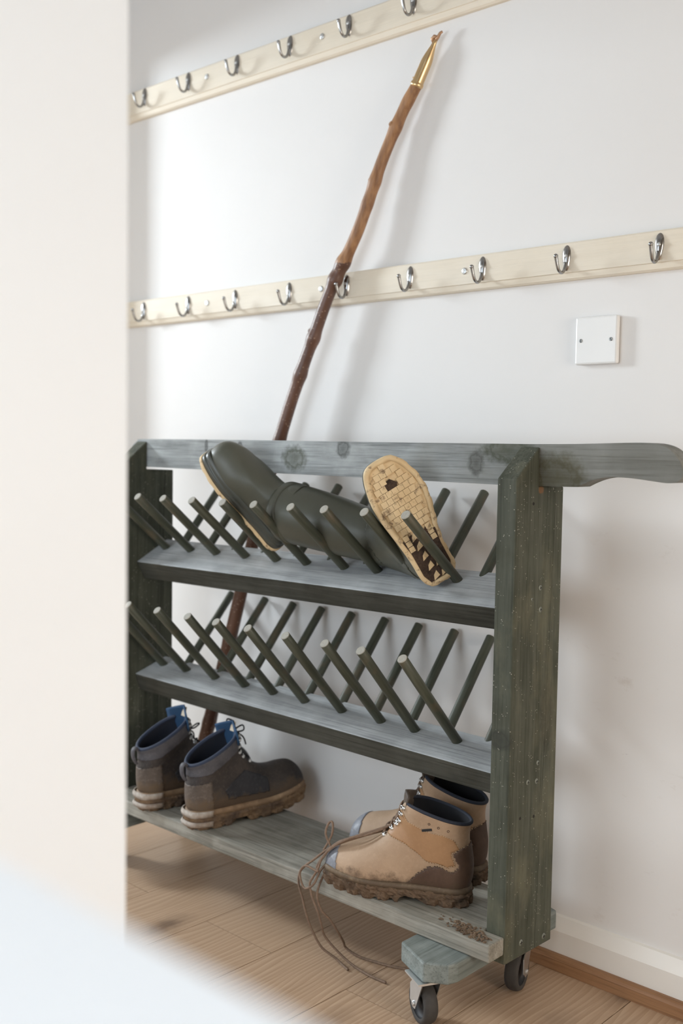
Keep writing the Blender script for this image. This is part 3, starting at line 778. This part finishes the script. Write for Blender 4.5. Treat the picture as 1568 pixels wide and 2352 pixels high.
def hiking_boot(root, prof, mats, style, seed, mirror=1):
    U = Upper(prof, deform=style.get('deform'), asym=.007 * mirror)
    M, K = U.M, U.K
    i0 = style['throat'] * (M - 1)                     # ring where the lacing starts
    half = lambda i: K / 84 * (2.2 + 4.2 * max(0, min(1, (i - i0) / (M - 1 - i0))) ** .7) if i > i0 else 0
    top = K / 2
    def open_(i, j): return i > i0 and abs(j - top) < half(i)
    up_ = obj('upper', U.mesh(lambda i, j, c: not open_(i, j)), mats['upper'], root, smooth=True, local=True); solid(up_, .0028)
    # lining, inset, down inside the shaft
    lin = obj('lining', U.mesh(lambda i, j, c: not open_(i, j) and i > M * .42, -.0045, False), mats['lining'], root, smooth=True, local=True); solid(lin, .001)
    # padded collar round the opening
    edge = [U.g[M - 1][j % K] + U.nrm[M - 1][j % K] * -.0025 + Vector((0, 0, .0005)) for j in range(int(top + half(M - 1)) + 1, int(top - half(M - 1)) + K)]
    bm = bmesh.new(); tube(bm, edge, style.get('collar_r', .0042), 10); obj('collar', bm, mats['collar'], root, smooth=True, local=True)
    # tongue
    bm = bmesh.new(); NT_ = 34; NW = 11; rows = []
    lean = style.get('tongue_lean', .3)
    for a in range(NT_):
        s_ = a / (NT_ - 1); i = i0 - 2 + s_ * (M - 1 - i0 + 2) * 1.0
        row = []
        ext = max(0, s_ - .8) / .2
        p0, n0 = U.at(min(i, M - 1), top); pa, na = U.at(min(i, M - 1), top + half(min(i, M - 1)) + 1.6); pb, nb = U.at(min(i, M - 1), top - half(min(i, M - 1)) - 1.6)
        for b in range(NW):
            q = b / (NW - 1) * 2 - 1
            edge_p = pa if q > 0 else pb
            wide = 1 + (style.get('tongue_wide', 1.25) - 1) * max(0, min(1, (s_ - .45) / .4))
            p = p0 + (edge_p - p0) * abs(q) ** 1.2 * wide - n0 * (.005 + .003 * max(0, (s_ - .5) * 2))
            p += (Vector((lean, 0, 1)) * style.get('tongue', .03)) * ext * (1 - .18 * q * q) + Vector((0, q * .006 * ext * (-1 if False else 1), 0))
            row.append(bm.verts.new(p))
        rows.append(row)
    for A, B in zip(rows, rows[1:]):
        for b in range(NW - 1): bm.faces.new((A[b], A[b + 1], B[b + 1], B[b])).smooth = True
    tg = obj('tongue', bm, mats['tongue'], root, smooth=True, local=True); solid(tg, .004, 0)
    if 'label' in mats:
        bm = bmesh.new(); i = M - 1; p0, n0 = U.at(i, top)
        p = p0 - n0 * .0085 + Vector((lean, 0, 1)) * style['tongue'] * .55
        box(bm, (-.0006, -.011, -.012), (.0006, .004, .010)); bmesh.ops.transform(bm, matrix=Matrix.Translation(p) @ Matrix.Rotation(.25, 4, 'Y'), verts=bm.verts)
        obj('size_label', bm, mats['label'], tg, local=True)
    # sewn-on panels, each its own mesh just proud of the upper
    for nm, poly, mat, offv in style['panels']:
        sides = (1, -1) if nm in style['two_sided'] else (0,)
        ob = {}
        for sd in sides:
            ob[sd] = o = obj(nm, U.mesh(lambda i, j, c: inside(poly, c.x, c.z) and not open_(i, j) and (sd == 0 or (j < K / 2) == (sd > 0)), offv, False), mat, root, smooth=True, local=True); solid(o, .0018)
        bmx = bmesh.new(); bmx.from_mesh(up_.data); tree = BVHTree.FromBMesh(bmx); bmx.free()
        if nm in style['stitched']:
            n = len(poly)
            for sd in (-1, 1):
                bm = bmesh.new()
                for a in range(n):
                    A, B = Vector((poly[a][0], 0, poly[a][1])), Vector((poly[(a + 1) % n][0], 0, poly[(a + 1) % n][1]))
                    ln = (B - A).length; k = max(1, int(ln / .0042))
                    for q in range(k):
                        e = []
                        for w_ in (.15, .7):
                            P = A.lerp(B, (q + w_) / k); hit = tree.ray_cast(Vector((P.x, sd * .2, P.z)), Vector((0, -sd, 0)))
                            if hit[0] is None or P.z < .04: break
                            nn = hit[1] if hit[1].y * sd > 0 else -hit[1]
                            e.append(hit[0] + nn * (offv + .0004))
                        if len(e) == 2: tube(bm, e, .00055, 5)
                if len(bm.faces): obj('stitching', bm, mats['stitch'], ob.get(sd, o), local=True)
                else: bm.free()
    # eyelets and laces
    rows = style['rows']; bm = bmesh.new(); ends = {1: [], -1: []}
    for s_ in rows:
        i = i0 + 1.5 + s_ * (M - 4 - i0)
        for sd in (1, -1):
            p, n = U.at(i, top - sd * (half(i) + 3.0))
            pin, nin = U.at(i, top - sd * (half(i) + 1.2))
            fm = frame(p + n * .0012, n, (pin - p))
            b0 = bmesh.new(); lathe(b0, [(.0042, -.002), (.0042, .0008), (.0030, .0022), (0, .0026)], fm, 12)
            tube(b0, [fm @ Vector((.0035 * cos(t) + .003, .0032 * sin(t), .0026)) for t in [2 * pi * k / 12 for k in range(13)]], .0011, 6)
            for f in b0.faces: f.smooth = True
            obj('eyelet', b0, mats['metal'], root, local=True)
            ends[sd].append(pin + nin * .0042)
    n = len(rows); pth = []
    bm = bmesh.new()
    for k in range(n):
        a, b = ends[1][k], ends[-1][k]
        if k == 0: tube(bm, catmull([a, (a + b) / 2 + Vector((.002, 0, .004)), b], 9), style['lace_r'], 7)
        if k < n - 1:
            for s1 in (1, -1):
                a, b = ends[s1][k], ends[-s1][k + 1]; m = (a + b) / 2 + Vector((.003, 0, .0045 + .0015 * s1))
                tube(bm, catmull([a, m, b], 10), style['lace_r'], 7)
    for path in style.get('loose', ()):
        tube(bm, catmull(path, len(path) * 7), style['lace_r'], 7)
    for path in style.get('bow', ()):
        tube(bm, catmull([ends[1][-1].lerp(ends[-1][-1], .5) + Vector(p) for p in path], 40), style['lace_r'] * .9, 7)
    lc = obj('laces', bm, mats['lace'], root, smooth=True, local=True)
    # sole
    so = obj('sole', lug_sole(U, .05, style['sole_h'], style['spring'], style['heel_x'], seed=seed, **style.get('sole_kw', {})), mats['sole'], root, local=True)
    if 'rand' in mats:
        ol = outline_of(U, .05, .0025, 90); lift = lambda x: style['spring'] * max(0, (x - .17) / .13) ** 2
        bm = bmesh.new(); rowz = []
        for z, g in ((style['sole_h'] - .002, 0), (style['sole_h'] + .006, -.0005), (style['sole_h'] + style.get('rand_h', .012), -.005)):
            cc = Vector((.14, 0, 0)); rowz.append([bm.verts.new((p - (p - cc).normalized() * -g * 1.0 if False else p + (p - cc).normalized() * g) + Vector((0, 0, z + lift(p.x)))) for p in ol])
        for A, B in zip(rowz, rowz[1:]):
            for k in range(90): bm.faces.new((A[k], A[(k + 1) % 90], B[(k + 1) % 90], B[k])).smooth = True
        bmesh.ops.recalc_face_normals(bm, faces=bm.faces)
        solid(obj('rand', bm, mats['rand'], root, smooth=True, local=True), .003)
        for z0_, z1_ in style.get('heel_strips', ()):
            ks = [k for k in range(90) if ol[k].x < .05]; ks.sort(key=lambda k: math.atan2(ol[k].y, ol[k].x - .05) % (2 * pi))
            bm = bmesh.new(); rowz = []
            for z, g in ((z0_, .0045), ((z0_ + z1_) / 2, .0062), (z1_, .0030)): rowz.append([bm.verts.new(ol[k] + (ol[k] - Vector((.14, 0, 0))).normalized() * g + Vector((0, 0, z))) for k in ks])
            for A, B in zip(rowz, rowz[1:]):
                for k in range(len(ks) - 1): bm.faces.new((A[k], A[k + 1], B[k + 1], B[k])).smooth = True
            solid(obj('heel_strip', bm, mats['strip'], root, smooth=True, local=True), .003, 0)
    return U

ZS = .163
PB = [((.292, .052), (.292, .034), .012, .8), ((.286, .068), (.289, .024), .031, .75), ((.270, .081), (.274, .022), .041, .7), ((.247, .088), (.252, .021), .047, .66), ((.220, .094), (.222, .020), .050, .62),
      ((.194, .104), (.192, .020), .049, .62), ((.173, .117), (.160, .020), .046, .66), ((.161, .130), (.128, .020), .042, .72), ((.154, .141), (.088, .020), .040, .78), ((.150, .149), (.048, .020), .040, .82),
      ((.148, .155), (.018, .022), .039, .86), ((.147, .161), (.005, .045), .039, .9), ((.146, .167), (.002, .075), .039, .95), ((.145, .173), (.005, .102), .039, 1), ((.143, .179), (.008, .126), .040, 1), ((.140, .184), (.007, .145), .041, 1), ((.136, .188), (.003, .156), .042, 1)]
brown = dict(upper=leather('tan_leather', (.35, .232, .145), (.43, .30, .20), (.17, .11, .07), .055, scuff=.12), lining=plain('dark_lining', (.012, .012, .015), .9), collar=plain('navy_collar', (.018, .022, .035), .8, bump=.3, bscale=500),
             tongue=leather('dark_tongue', (.05, .04, .035), (.10, .075, .055)), metal=M_STEEL, lace=plain('brown_lace', (.19, .125, .085), .85, var=.5, nscale=160, bump=.5, bscale=600),
             sole=muddy('muddy_sole', (.105, .065, .04), (.19, .125, .08), (.045, .032, .024), 90, 1.0), stitch=plain('pale_thread', (.52, .38, .24), .8), rand=leather('muddy_rand', (.10, .07, .045), (.20, .14, .085), (.12, .08, .05), .05))
M_HEEL = leather('dark_brown_leather', (.075, .042, .028), (.12, .072, .048), (.12, .08, .05), .05, scuff=.15)
M_TAN2 = leather('orange_tan_leather', (.32, .175, .085), (.39, .225, .115), rough=.5, scuff=.1)
M_CAP = leather('scuffed_toe_rubber', (.15, .155, .175), (.23, .235, .26), (.17, .12, .08), .048, rough=.45)
panB = [('toe_cap', [(.256, -.01), (.31, -.01), (.31, .12), (.262, .12), (.262, .07)], M_CAP, .0012),
        ('heel_counter', [(-.02, -.01), (.118, -.01), (.114, .038), (.098, .058), (.076, .074), (.058, .079), (.036, .070), (.026, .071), (.019, .080), (.026, .093), (.030, .104), (.012, .116), (-.02, .124)], M_HEEL, .0012),
        ('ankle_panel', [(.020, .112), (.034, .104), (.030, .092), (.026, .082), (.040, .078), (.060, .083), (.080, .084), (.10, .098), (.125, .112), (.165, .122), (.165, .176), (.138, .176), (.122, .154), (.078, .141), (.05, .138), (.030, .130)], M_TAN2, .0008)]
styleB = dict(throat=.36, panels=panB, stitched=('heel_counter', 'ankle_panel'), two_sided=('ankle_panel',), rows=(.02, .16, .30, .44, .66, .84), lace_r=.0024, sole_h=.027, spring=.012, heel_x=.085, tongue=.022, tongue_lean=.15, collar_r=.0034,
              sole_kw=dict(lug=.006, rough=.0022), rand_h=.010)
hB = Vector((-1.097, -.208, ZS)); dB = Vector((-.92, -.36, 0)).normalized(); yawB = math.atan2(dB.y, dB.x)
BS_ = .962; invB = (Matrix.Translation(hB) @ Matrix.Rotation(yawB, 4, 'Z') @ Matrix.Scale(BS_, 4)).inverted()
wl = lambda pts: [invB @ Vector(p) for p in pts]
TIE = (-1.205, -.245, .312)
loose = [wl([TIE, (-1.225, -.268, .297), (-1.262, -.292, .279), (-1.305, -.322, .258), (-1.334, -.334, .236), (-1.352, -.341, .211), (-1.358, -.343, .193), (-1.369, -.345, .174), (-1.377, -.346, .157), (-1.371, -.343, .130), (-1.362, -.338, .105), (-1.362, -.328, .078), (-1.366, -.312, .046), (-1.338, -.300, .018), (-1.306, -.296, .0045), (-1.262, -.301, .0035), (-1.222, -.299, .0030)]),
         wl([(-1.21, -.240, .309), (-1.235, -.27, .292), (-1.270, -.300, .272), (-1.318, -.326, .252), (-1.345, -.338, .224), (-1.362, -.342, .196), (-1.358, -.345, .188), (-1.389, -.345, .190), (-1.404, -.345, .174), (-1.401, -.346, .158), (-1.391, -.347, .147), (-1.379, -.347, .150), (-1.366, -.344, .163), (-1.354, -.340, .190), (-1.343, -.333, .205), (-1.350, -.328, .19), (-1.362, -.330, .165), (-1.362, -.341, .140), (-1.357, -.334, .110), (-1.349, -.318, .088), (-1.345, -.300, .060), (-1.352, -.276, .030), (-1.356, -.262, .010), (-1.325, -.260, .0035), (-1.29, -.254, .003), (-1.25, -.243, .003), (-1.215, -.225, .003)]),
         wl([(-1.205, -.238, .306), (-1.24, -.262, .283), (-1.29, -.305, .262), (-1.335, -.33, .238), (-1.372, -.34, .206), (-1.402, -.344, .178), (-1.410, -.343, .150), (-1.401, -.34, .118), (-1.394, -.336, .088), (-1.386, -.327, .056), (-1.372, -.315, .024), (-1.345, -.303, .007), (-1.318, -.309, .003), (-1.305, -.313, .003)]),
         wl([(-1.335, -.330, .234), (-1.352, -.330, .258), (-1.352, -.322, .277), (-1.344, -.320, .279), (-1.341, -.325, .258), (-1.352, -.335, .228)])]
b1 = empty('hiking_boot', hB, (0, 0, yawB), label='muddy tan leather hiking boot with loose laces hanging over the shelf edge', category='hiking boot', group='tan hiking boots')
sB1 = dict(styleB); sB1['loose'] = loose; b1.scale = (BS_,) * 3
UB = hiking_boot(b1, PB, brown, sB1, 3)
# rivets and a small tag on the outer side
tree_bm = UB.mesh(lambda i, j, c: True); tr = BVHTree.FromBMesh(tree_bm); tree_bm.free()
for x, z in ((.076, .157), (.058, .152), (.040, .147)):
    h = tr.ray_cast(Vector((x, .2, z)), Vector((0, -1, 0)))
    if h[0]:
        bm = bmesh.new(); tube(bm, [frame(h[0] + h[1] * .0004, h[1]) @ Vector((.002 * cos(a), .002 * sin(a), 0)) for a in [2 * pi * k / 12 for k in range(13)]], .0005, 5); obj('rivet', bm, M_HEEL, b1, local=True)
h = tr.ray_cast(Vector((.080, .2, .145)), Vector((0, -1, 0)))
if h[0]:
    bm = bmesh.new(); box(bm, (-.010, -.0022, 0), (.010, .0022, .001)); bmesh.ops.transform(bm, matrix=Matrix.Translation(h[0] + h[1] * .001) @ Matrix.Rotation(.22, 4, 'Y') @ Matrix.Rotation(-pi / 2, 4, 'X'), verts=bm.verts)
    obj('side_tag', bm, M_RUBBER, b1, local=True)
bT = tr.ray_cast(Vector((.2745, .022, .2)), Vector((0, 0, -1)))
dB2 = Vector((-.975, -.215, 0)).normalized()
b2 = empty('hiking_boot', (-1.134, -.110, ZS), (0, 0, math.atan2(dB2.y, dB2.x)), label='tan leather hiking boot half hidden behind the one with the hanging laces', category='hiking boot', group='tan hiking boots')
sB2 = dict(styleB); sB2['tongue'] = .042; sB2['tongue_lean'] = .5; b2.scale = (.99,) * 3
hiking_boot(b2, [((a[0][0], a[0][1] * 1.04), a[1], a[2], a[3]) for a in PB], brown, sB2, 5, -1)

# blue-lined pair, heels to the front
PL_ = [((.298, .062), (.298, .046), .013, .8), ((.292, .088), (.296, .034), .033, .75), ((.274, .104), (.280, .028), .044, .7), ((.250, .106), (.256, .025), .049, .66), ((.222, .104), (.226, .023), .051, .62),
       ((.194, .108), (.196, .022), .050, .62), ((.168, .120), (.162, .022), .047, .66), ((.150, .132), (.130, .022), .044, .72), ((.140, .142), (.090, .022), .041, .78), ((.135, .150), (.050, .022), .040, .82),
       ((.132, .158), (.020, .024), .039, .86), ((.131, .165), (.006, .045), .038, .9), ((.131, .172), (.002, .070), .038, .95), ((.131, .180), (.002, .092), .039, 1), ((.130, .188), (.006, .112), .041, 1), ((.128, .194), (.006, .127), .042, 1), ((.125, .199), (.002, .137), .043, 1)]
blue = dict(upper=leather('brown_nubuck', (.034, .028, .026), (.072, .056, .047), (.12, .08, .05), .08, scuff=.4), lining=plain('navy_lining', (.008, .010, .018), .9), collar=plain('navy_piping', (.02, .03, .06), .7),
            tongue=plain('blue_tongue', (.014, .055, .125), .8, bump=.4, bscale=400), metal=M_STEEL, lace=plain('black_lace', (.014, .014, .015), .8), strip=muddy('scuffed_pale_heel', (.33, .27, .22), (.50, .45, .40), (.2, .135, .09), 60, .5), label=plain('cream_label', (.55, .47, .36), .8),
            sole=muddy('earthy_sole', (.15, .09, .05), (.27, .175, .10), (.06, .045, .04), 50, .6), stitch=plain('dull_thread', (.12, .08, .055), .8), rand=leather('mud_washed_midsole', (.22, .135, .075), (.33, .22, .13), (.24, .15, .085), .05))
M_BCOL = leather('grey_collar_leather', (.06, .058, .066), (.11, .105, .115), scuff=.3)
M_BH = leather('grey_heel_leather', (.085, .065, .052), (.15, .12, .10), (.17, .115, .07), .07)
M_BLACK = leather('black_side_panel', (.022, .022, .026), (.04, .038, .042), (.12, .08, .05), .065)
panL = [('collar_panel', [(-.02, .108), (.04, .122), (.09, .150), (.15, .176), (.15, .23), (-.02, .23)], M_BCOL, .0018),
        ('heel_counter', [(-.02, 0), (.052, 0), (.046, .06), (.040, .104), (-.02, .092)], M_BH, .0014),
        ('side_panel', [(.085, .058), (.19, .056), (.19, .085), (.155, .103), (.13, .112), (.10, .100), (.075, .080)], M_BLACK, .0012)]
styleL = dict(throat=.37, panels=panL, stitched=(), two_sided=('side_panel', 'collar_panel'), rows=(.04, .2, .38, .58, .78, .95), lace_r=.002, sole_h=.03, spring=.024, heel_x=.09, tongue=.024, tongue_lean=.05, tongue_wide=2.0, collar_r=.0045, rand_h=.012, sole_kw=dict(lug=.004, rough=.001), heel_strips=((.008, .018), (.028, .041)))
bowA = [[(0, 0, .004), (.01, -.02, .018), (.004, -.035, .012), (.002, -.018, .004), (0, 0, .002), (.012, .012, .016), (.004, .03, .022), (-.002, .02, .010), (0, 0, .004)], [(0, 0, .002), (.02, -.008, -.012), (.026, -.012, -.03)]]
dL = Vector((.13, .99, 0)).normalized(); yL = math.atan2(dL.y, dL.x)
l1 = empty('hiking_boot', (-1.760, -.338, ZS), (0, 0, yL), label='dark brown hiking boot with blue tongue, fully visible right boot of its pair', category='hiking boot', group='dark hiking boots with blue tongues')
sL1 = dict(styleL); sL1['bow'] = bowA
U1 = hiking_boot(l1, PL_, blue, sL1, 8)
l2 = empty('hiking_boot', (-1.930, -.342, ZS), (0, 0, yL + .02), label='dark brown hiking boot with blue tongue, left of its pair against white wall edge', category='hiking boot', group='dark hiking boots with blue tongues')
sL2 = dict(styleL); sL2['bow'] = [[(x + .012, -y * 1.3, z - .03) for x, y, z in b] for b in bowA]; sL2['tongue'] = .03
hiking_boot(l2, PL_, blue, sL2, 9, -1)
for rt in (l1, l2):
    bm = bmesh.new(); tube(bm, catmull([(-.001, 0, .140), (-.006, 0, .144), (-.012, 0, .137), (-.010, 0, .120), (-.003, 0, .108)], 18), [.0075] * 18, 10, flat=.42)
    for v in bm.verts: v.co.y *= 1.0
    obj('heel_loop', bm, M_BCOL, rt, smooth=True, local=True)

# ------------------------------------------------------------------ wellington boots laid in the top row of pegs
PW_ = [((.264, .048), (.264, .032), .005, .8), ((.259, .064), (.262, .018), .017, .75), ((.246, .078), (.250, .013), .031, .7), ((.220, .088), (.225, .012), .044, .66), ((.186, .094), (.190, .012), .052, .62),
       ((.158, .108), (.156, .012), .049, .66), ((.135, .126), (.120, .012), .042, .72), ((.121, .145), (.080, .012), .038, .8), ((.115, .163), (.040, .012), .037, .86), ((.114, .183), (.012, .015), .042, .9),
       ((.114, .203), (.002, .05), .043, .95), ((.116, .223), (.003, .09), .045, 1), ((.118, .25), (.006, .14), .048, 1), ((.121, .30), (.004, .22), .054, 1), ((.123, .355), (-.002, .31), .060, 1), ((.125, .425), (-.005, .415), .063, 1)]
M_WELL = plain('olive_rubber', (.082, .083, .062), .40, var=.10, nscale=8, bump=.05, bscale=60, spec=.45)
M_WDARK = plain('olive_rubber_trim', (.06, .064, .052), .38, var=.1, spec=.5)
def cream_mat():
    t = NT('cream_rubber_sole'); v = t.coord(); a = t.noise(v, 55, 6, .7); b = t.noise(v, 20, 3)
    col = t.mix(t.ramp(b, [(.35, 0.0), (.7, 1.0)]), (.62, .45, .25), (.72, .56, .34))
    col = t.mix(t.ramp(t.math('ADD', a, t.math('MULTIPLY', t.math('SUBTRACT', b, .5), .25)), [(.55, 0.0), (.64, .8)]), col, (.20, .12, .07))
    t.base(col).set(.65, 0, .3); t.bump(a, .2, .001); return t.m
M_CREAM = cream_mat(); M_SOIL = muddy('dark_soil', (.05, .03, .022), (.10, .065, .045), (.03, .02, .015), 200)
M_LIN = plain('welly_lining', (.10, .10, .08), .9)

def quat_axes(x, z):
    z = Vector(z).normalized(); x = Vector(x); x = (x - z * x.dot(z)).normalized(); y = z.cross(x)
    return Matrix((x, y, z)).transposed().to_quaternion()
WS = .955
def welly(heel, toe_dir, sole_n, hem, shaft_dir, label, H=.425, cut=1.0, mirror=1, shrink=1.0):
    q0 = quat_axes(toe_dir, -Vector(sole_n)); R0 = q0.to_matrix()
    root = empty('wellington_boot', heel, (0, 0, 0), label=label, category='wellington boot', group='olive wellington boots')
    sd = Vector(shaft_dir).normalized(); q1 = quat_axes(R0.col[0], sd)
    z0 = .085; A = R0 @ Vector((.06, 0, z0)); root.scale = (WS, WS, WS); B = (Vector(hem) - Vector(heel)) / WS; tang = (B - A).length
    def deform(p):
        if p.z <= z0: return R0 @ p
        t = min(1.0, (p.z - z0) / (H - z0)); k = t * t * (3 - 2 * t)
        h00, h10, h01, h11 = 2 * t ** 3 - 3 * t * t + 1, t ** 3 - 2 * t * t + t, -2 * t ** 3 + 3 * t * t, t ** 3 - t * t
        c = A * h00 + R0.col[2] * (tang * h10) + B * h01 + sd * (tang * h11)
        s_ = 1 + (shrink - 1) * k
        return c + q0.slerp(q1, min(1, t * 1.6)) @ Vector(((p.x - .06) * s_, p.y * s_, 0))
    U = Upper(PW_, M=130, K=96, asym=.007 * mirror, deform=deform)
    up_ = obj('upper', U.mesh(lambda i, j, c: c.z < H * cut), M_WELL, root, smooth=True, local=True); solid(up_, .0025)
    M = U.M; last = int((M - 1) * (.995 if cut == 1.0 else .9))
    if cut == 1.0:
        o = obj('hem_band', U.mesh(lambda i, j, c: i > M - 3.7, .0009, False), M_WELL, root, smooth=True, local=True); solid(o, .0022)
        o = obj('calf_strap', U.mesh(lambda i, j, c: inside([(.135, .12), (.05, .06), (.0, .04), (-.03, .08), (-.03, .15), (.03, .165), (.08, .185), (.11, .202), (.135, .21)], c.x, c.z), .0016, False), M_WELL, root, smooth=True, local=True); solid(o, .002)
    # foxing round the foot, then the cream sole with its tread
    ol = outline_of(U, .04, 0, 120); c0 = Vector((.13, 0, 0))
    nrm = []
    for k in range(120):
        t = ol[(k + 1) % 120] - ol[k - 1]; n = Vector((t.y, -t.x, 0)).normalized()
        nrm.append(n if n.dot(ol[k] - c0) > 0 else -n)
    def wall(levels, nm, mat, capb=False):
        bm = bmesh.new(); R = []
        for z, g in levels: R.append([bm.verts.new(R0 @ (ol[k] + nrm[k] * (g + (.0014 if nm == 'sole' and .001 < z < .006 and k % 6 < 3 else 0)) + Vector((0, 0, z)))) for k in range(120)])
        for X, Y in zip(R, R[1:]):
            for k in range(120): bm.faces.new((X[k], X[(k + 1) % 120], Y[(k + 1) % 120], Y[k])).smooth = True
        if capb:
            for row in (R[0], R[-1]):
                cv = bm.verts.new(sum((v.co for v in row), Vector()) / 120)
                for k in range(120):
                    f = bm.faces.new((row[k], row[(k + 1) % 120], cv)); f.material_index = 1 if row is R[0] else 0
        bmesh.ops.recalc_face_normals(bm, faces=bm.faces)
        return obj(nm, bm, mat, root, local=True)
    wall([(.008, .0005), (.008, .0035), (.019, .0040), (.021, .0030), (.022, .0008), (.026, .0022), (.033, .0014), (.036, -.001)], 'foxing', M_WDARK)
    sole = wall([(.0015, -.006), (-.001, -.006), (-.0012, .0010), (.0015, .0042), (.008, .0052), (.010, .0045), (.010, -.004)], 'sole', [M_CREAM, M_CREAM], True)
    # tread blocks: tight bars under the ball, open chevrons at heel and waist
    bm = bmesh.new()
    poly = [(p.x - n.x * .0045, p.y - n.y * .0045) for p, n in zip(ol, nrm)]
    def block(pts, z=-.0022):
        if not all(inside(poly, x, y) for x, y in pts): return
        lo = [bm.verts.new(R0 @ Vector((x, y, z))) for x, y in pts]; hi = [bm.verts.new(R0 @ Vector((x, y, .0025))) for x, y in pts]
        bm.faces.new(lo[::-1]); bm.faces.new(hi)
        for k in range(len(pts)): bm.faces.new((lo[k], lo[(k + 1) % len(pts)], hi[(k + 1) % len(pts)], hi[k]))
    rn = random.Random(2); x = .118
    step = .0128
    while x < .26:
        y = -.058 + (.006 if int(x / step) % 2 else 0)
        while y < .06:
            if not (abs(x - .215) < .012 and -.010 < y < .012) : block([(x, y), (x + step - .0007, y), (x + step - .0007, y + .0119), (x, y + .0119)])
            y += .0125
        x += step
    for x in (.012, .034, .056, .078, .098):
        for y0 in (-.036, -.018, 0, .018):
            block([(x, y0 + .001), (x + .010, y0 + .005), (x + .016, y0 + .0135), (x + .004, y0 + .0155)])
    for y0 in (-.046, -.030, .020, .034):
        x = .07
        while x < .115: block([(x, y0), (x + .0105, y0), (x + .0105, y0 + .011), (x, y0 + .011)]); x += .0118
    bmesh.ops.recalc_face_normals(bm, faces=bm.faces)
    if len(bm.faces): obj('tread', bm, M_CREAM, sole, local=True)
    # soil packed between the heel chevrons and where one bar is missing
    bm = bmesh.new()
    for pts in ([(.012, -.024), (.03, -.031), (.08, -.030), (.108, -.034), (.112, -.012), (.09, .0), (.112, .02), (.10, .036), (.07, .031), (.03, .030), (.012, .022)], [(.199, -.014), (.222, -.016), (.226, .006), (.214, .016), (.200, .010)]):
        V = [[bm.verts.new(R0 @ Vector((x, y, z))) for x, y in pts] for z in (-.0017, 0)]
        bm.faces.new(V[0]); bm.faces.new(V[1][::-1])
        for k in range(len(pts)): bm.faces.new((V[0][k], V[1][k], V[1][(k + 1) % len(pts)], V[0][(k + 1) % len(pts)]))
    bmesh.ops.recalc_face_normals(bm, faces=bm.faces); tag(obj('packed_soil', bm, M_SOIL, sole, local=True), kind='stuff')
    return U
psi = rad(35); nB_ = Vector((cos(psi), -sin(psi), 0)); hB_ = Vector((-sin(psi), -cos(psi), 0)); ph = rad(32)
uB = Vector((0, 0, 1)) * cos(ph) + hB_ * sin(ph)
welly((-1.172, -.212, .750), uB, nB_, (-1.575, -.222, .855), (-.99, .06, .10), 'olive wellington boot lying on the top pegs, its muddy cream sole facing the right upright')
uA = Vector((-.47, -.43, .77)).normalized(); nA = Vector((-.92, -.05, -.50)); nA = (nA - uA * nA.dot(uA)).normalized()
welly((-1.618, -.205, .775), uA, nA, (-1.47, -.214, .842), (.98, -.03, -.10), 'olive wellington boot lying toe up on the left, leg inside the other boot', H=.425, cut=.62, mirror=-1, shrink=.86)
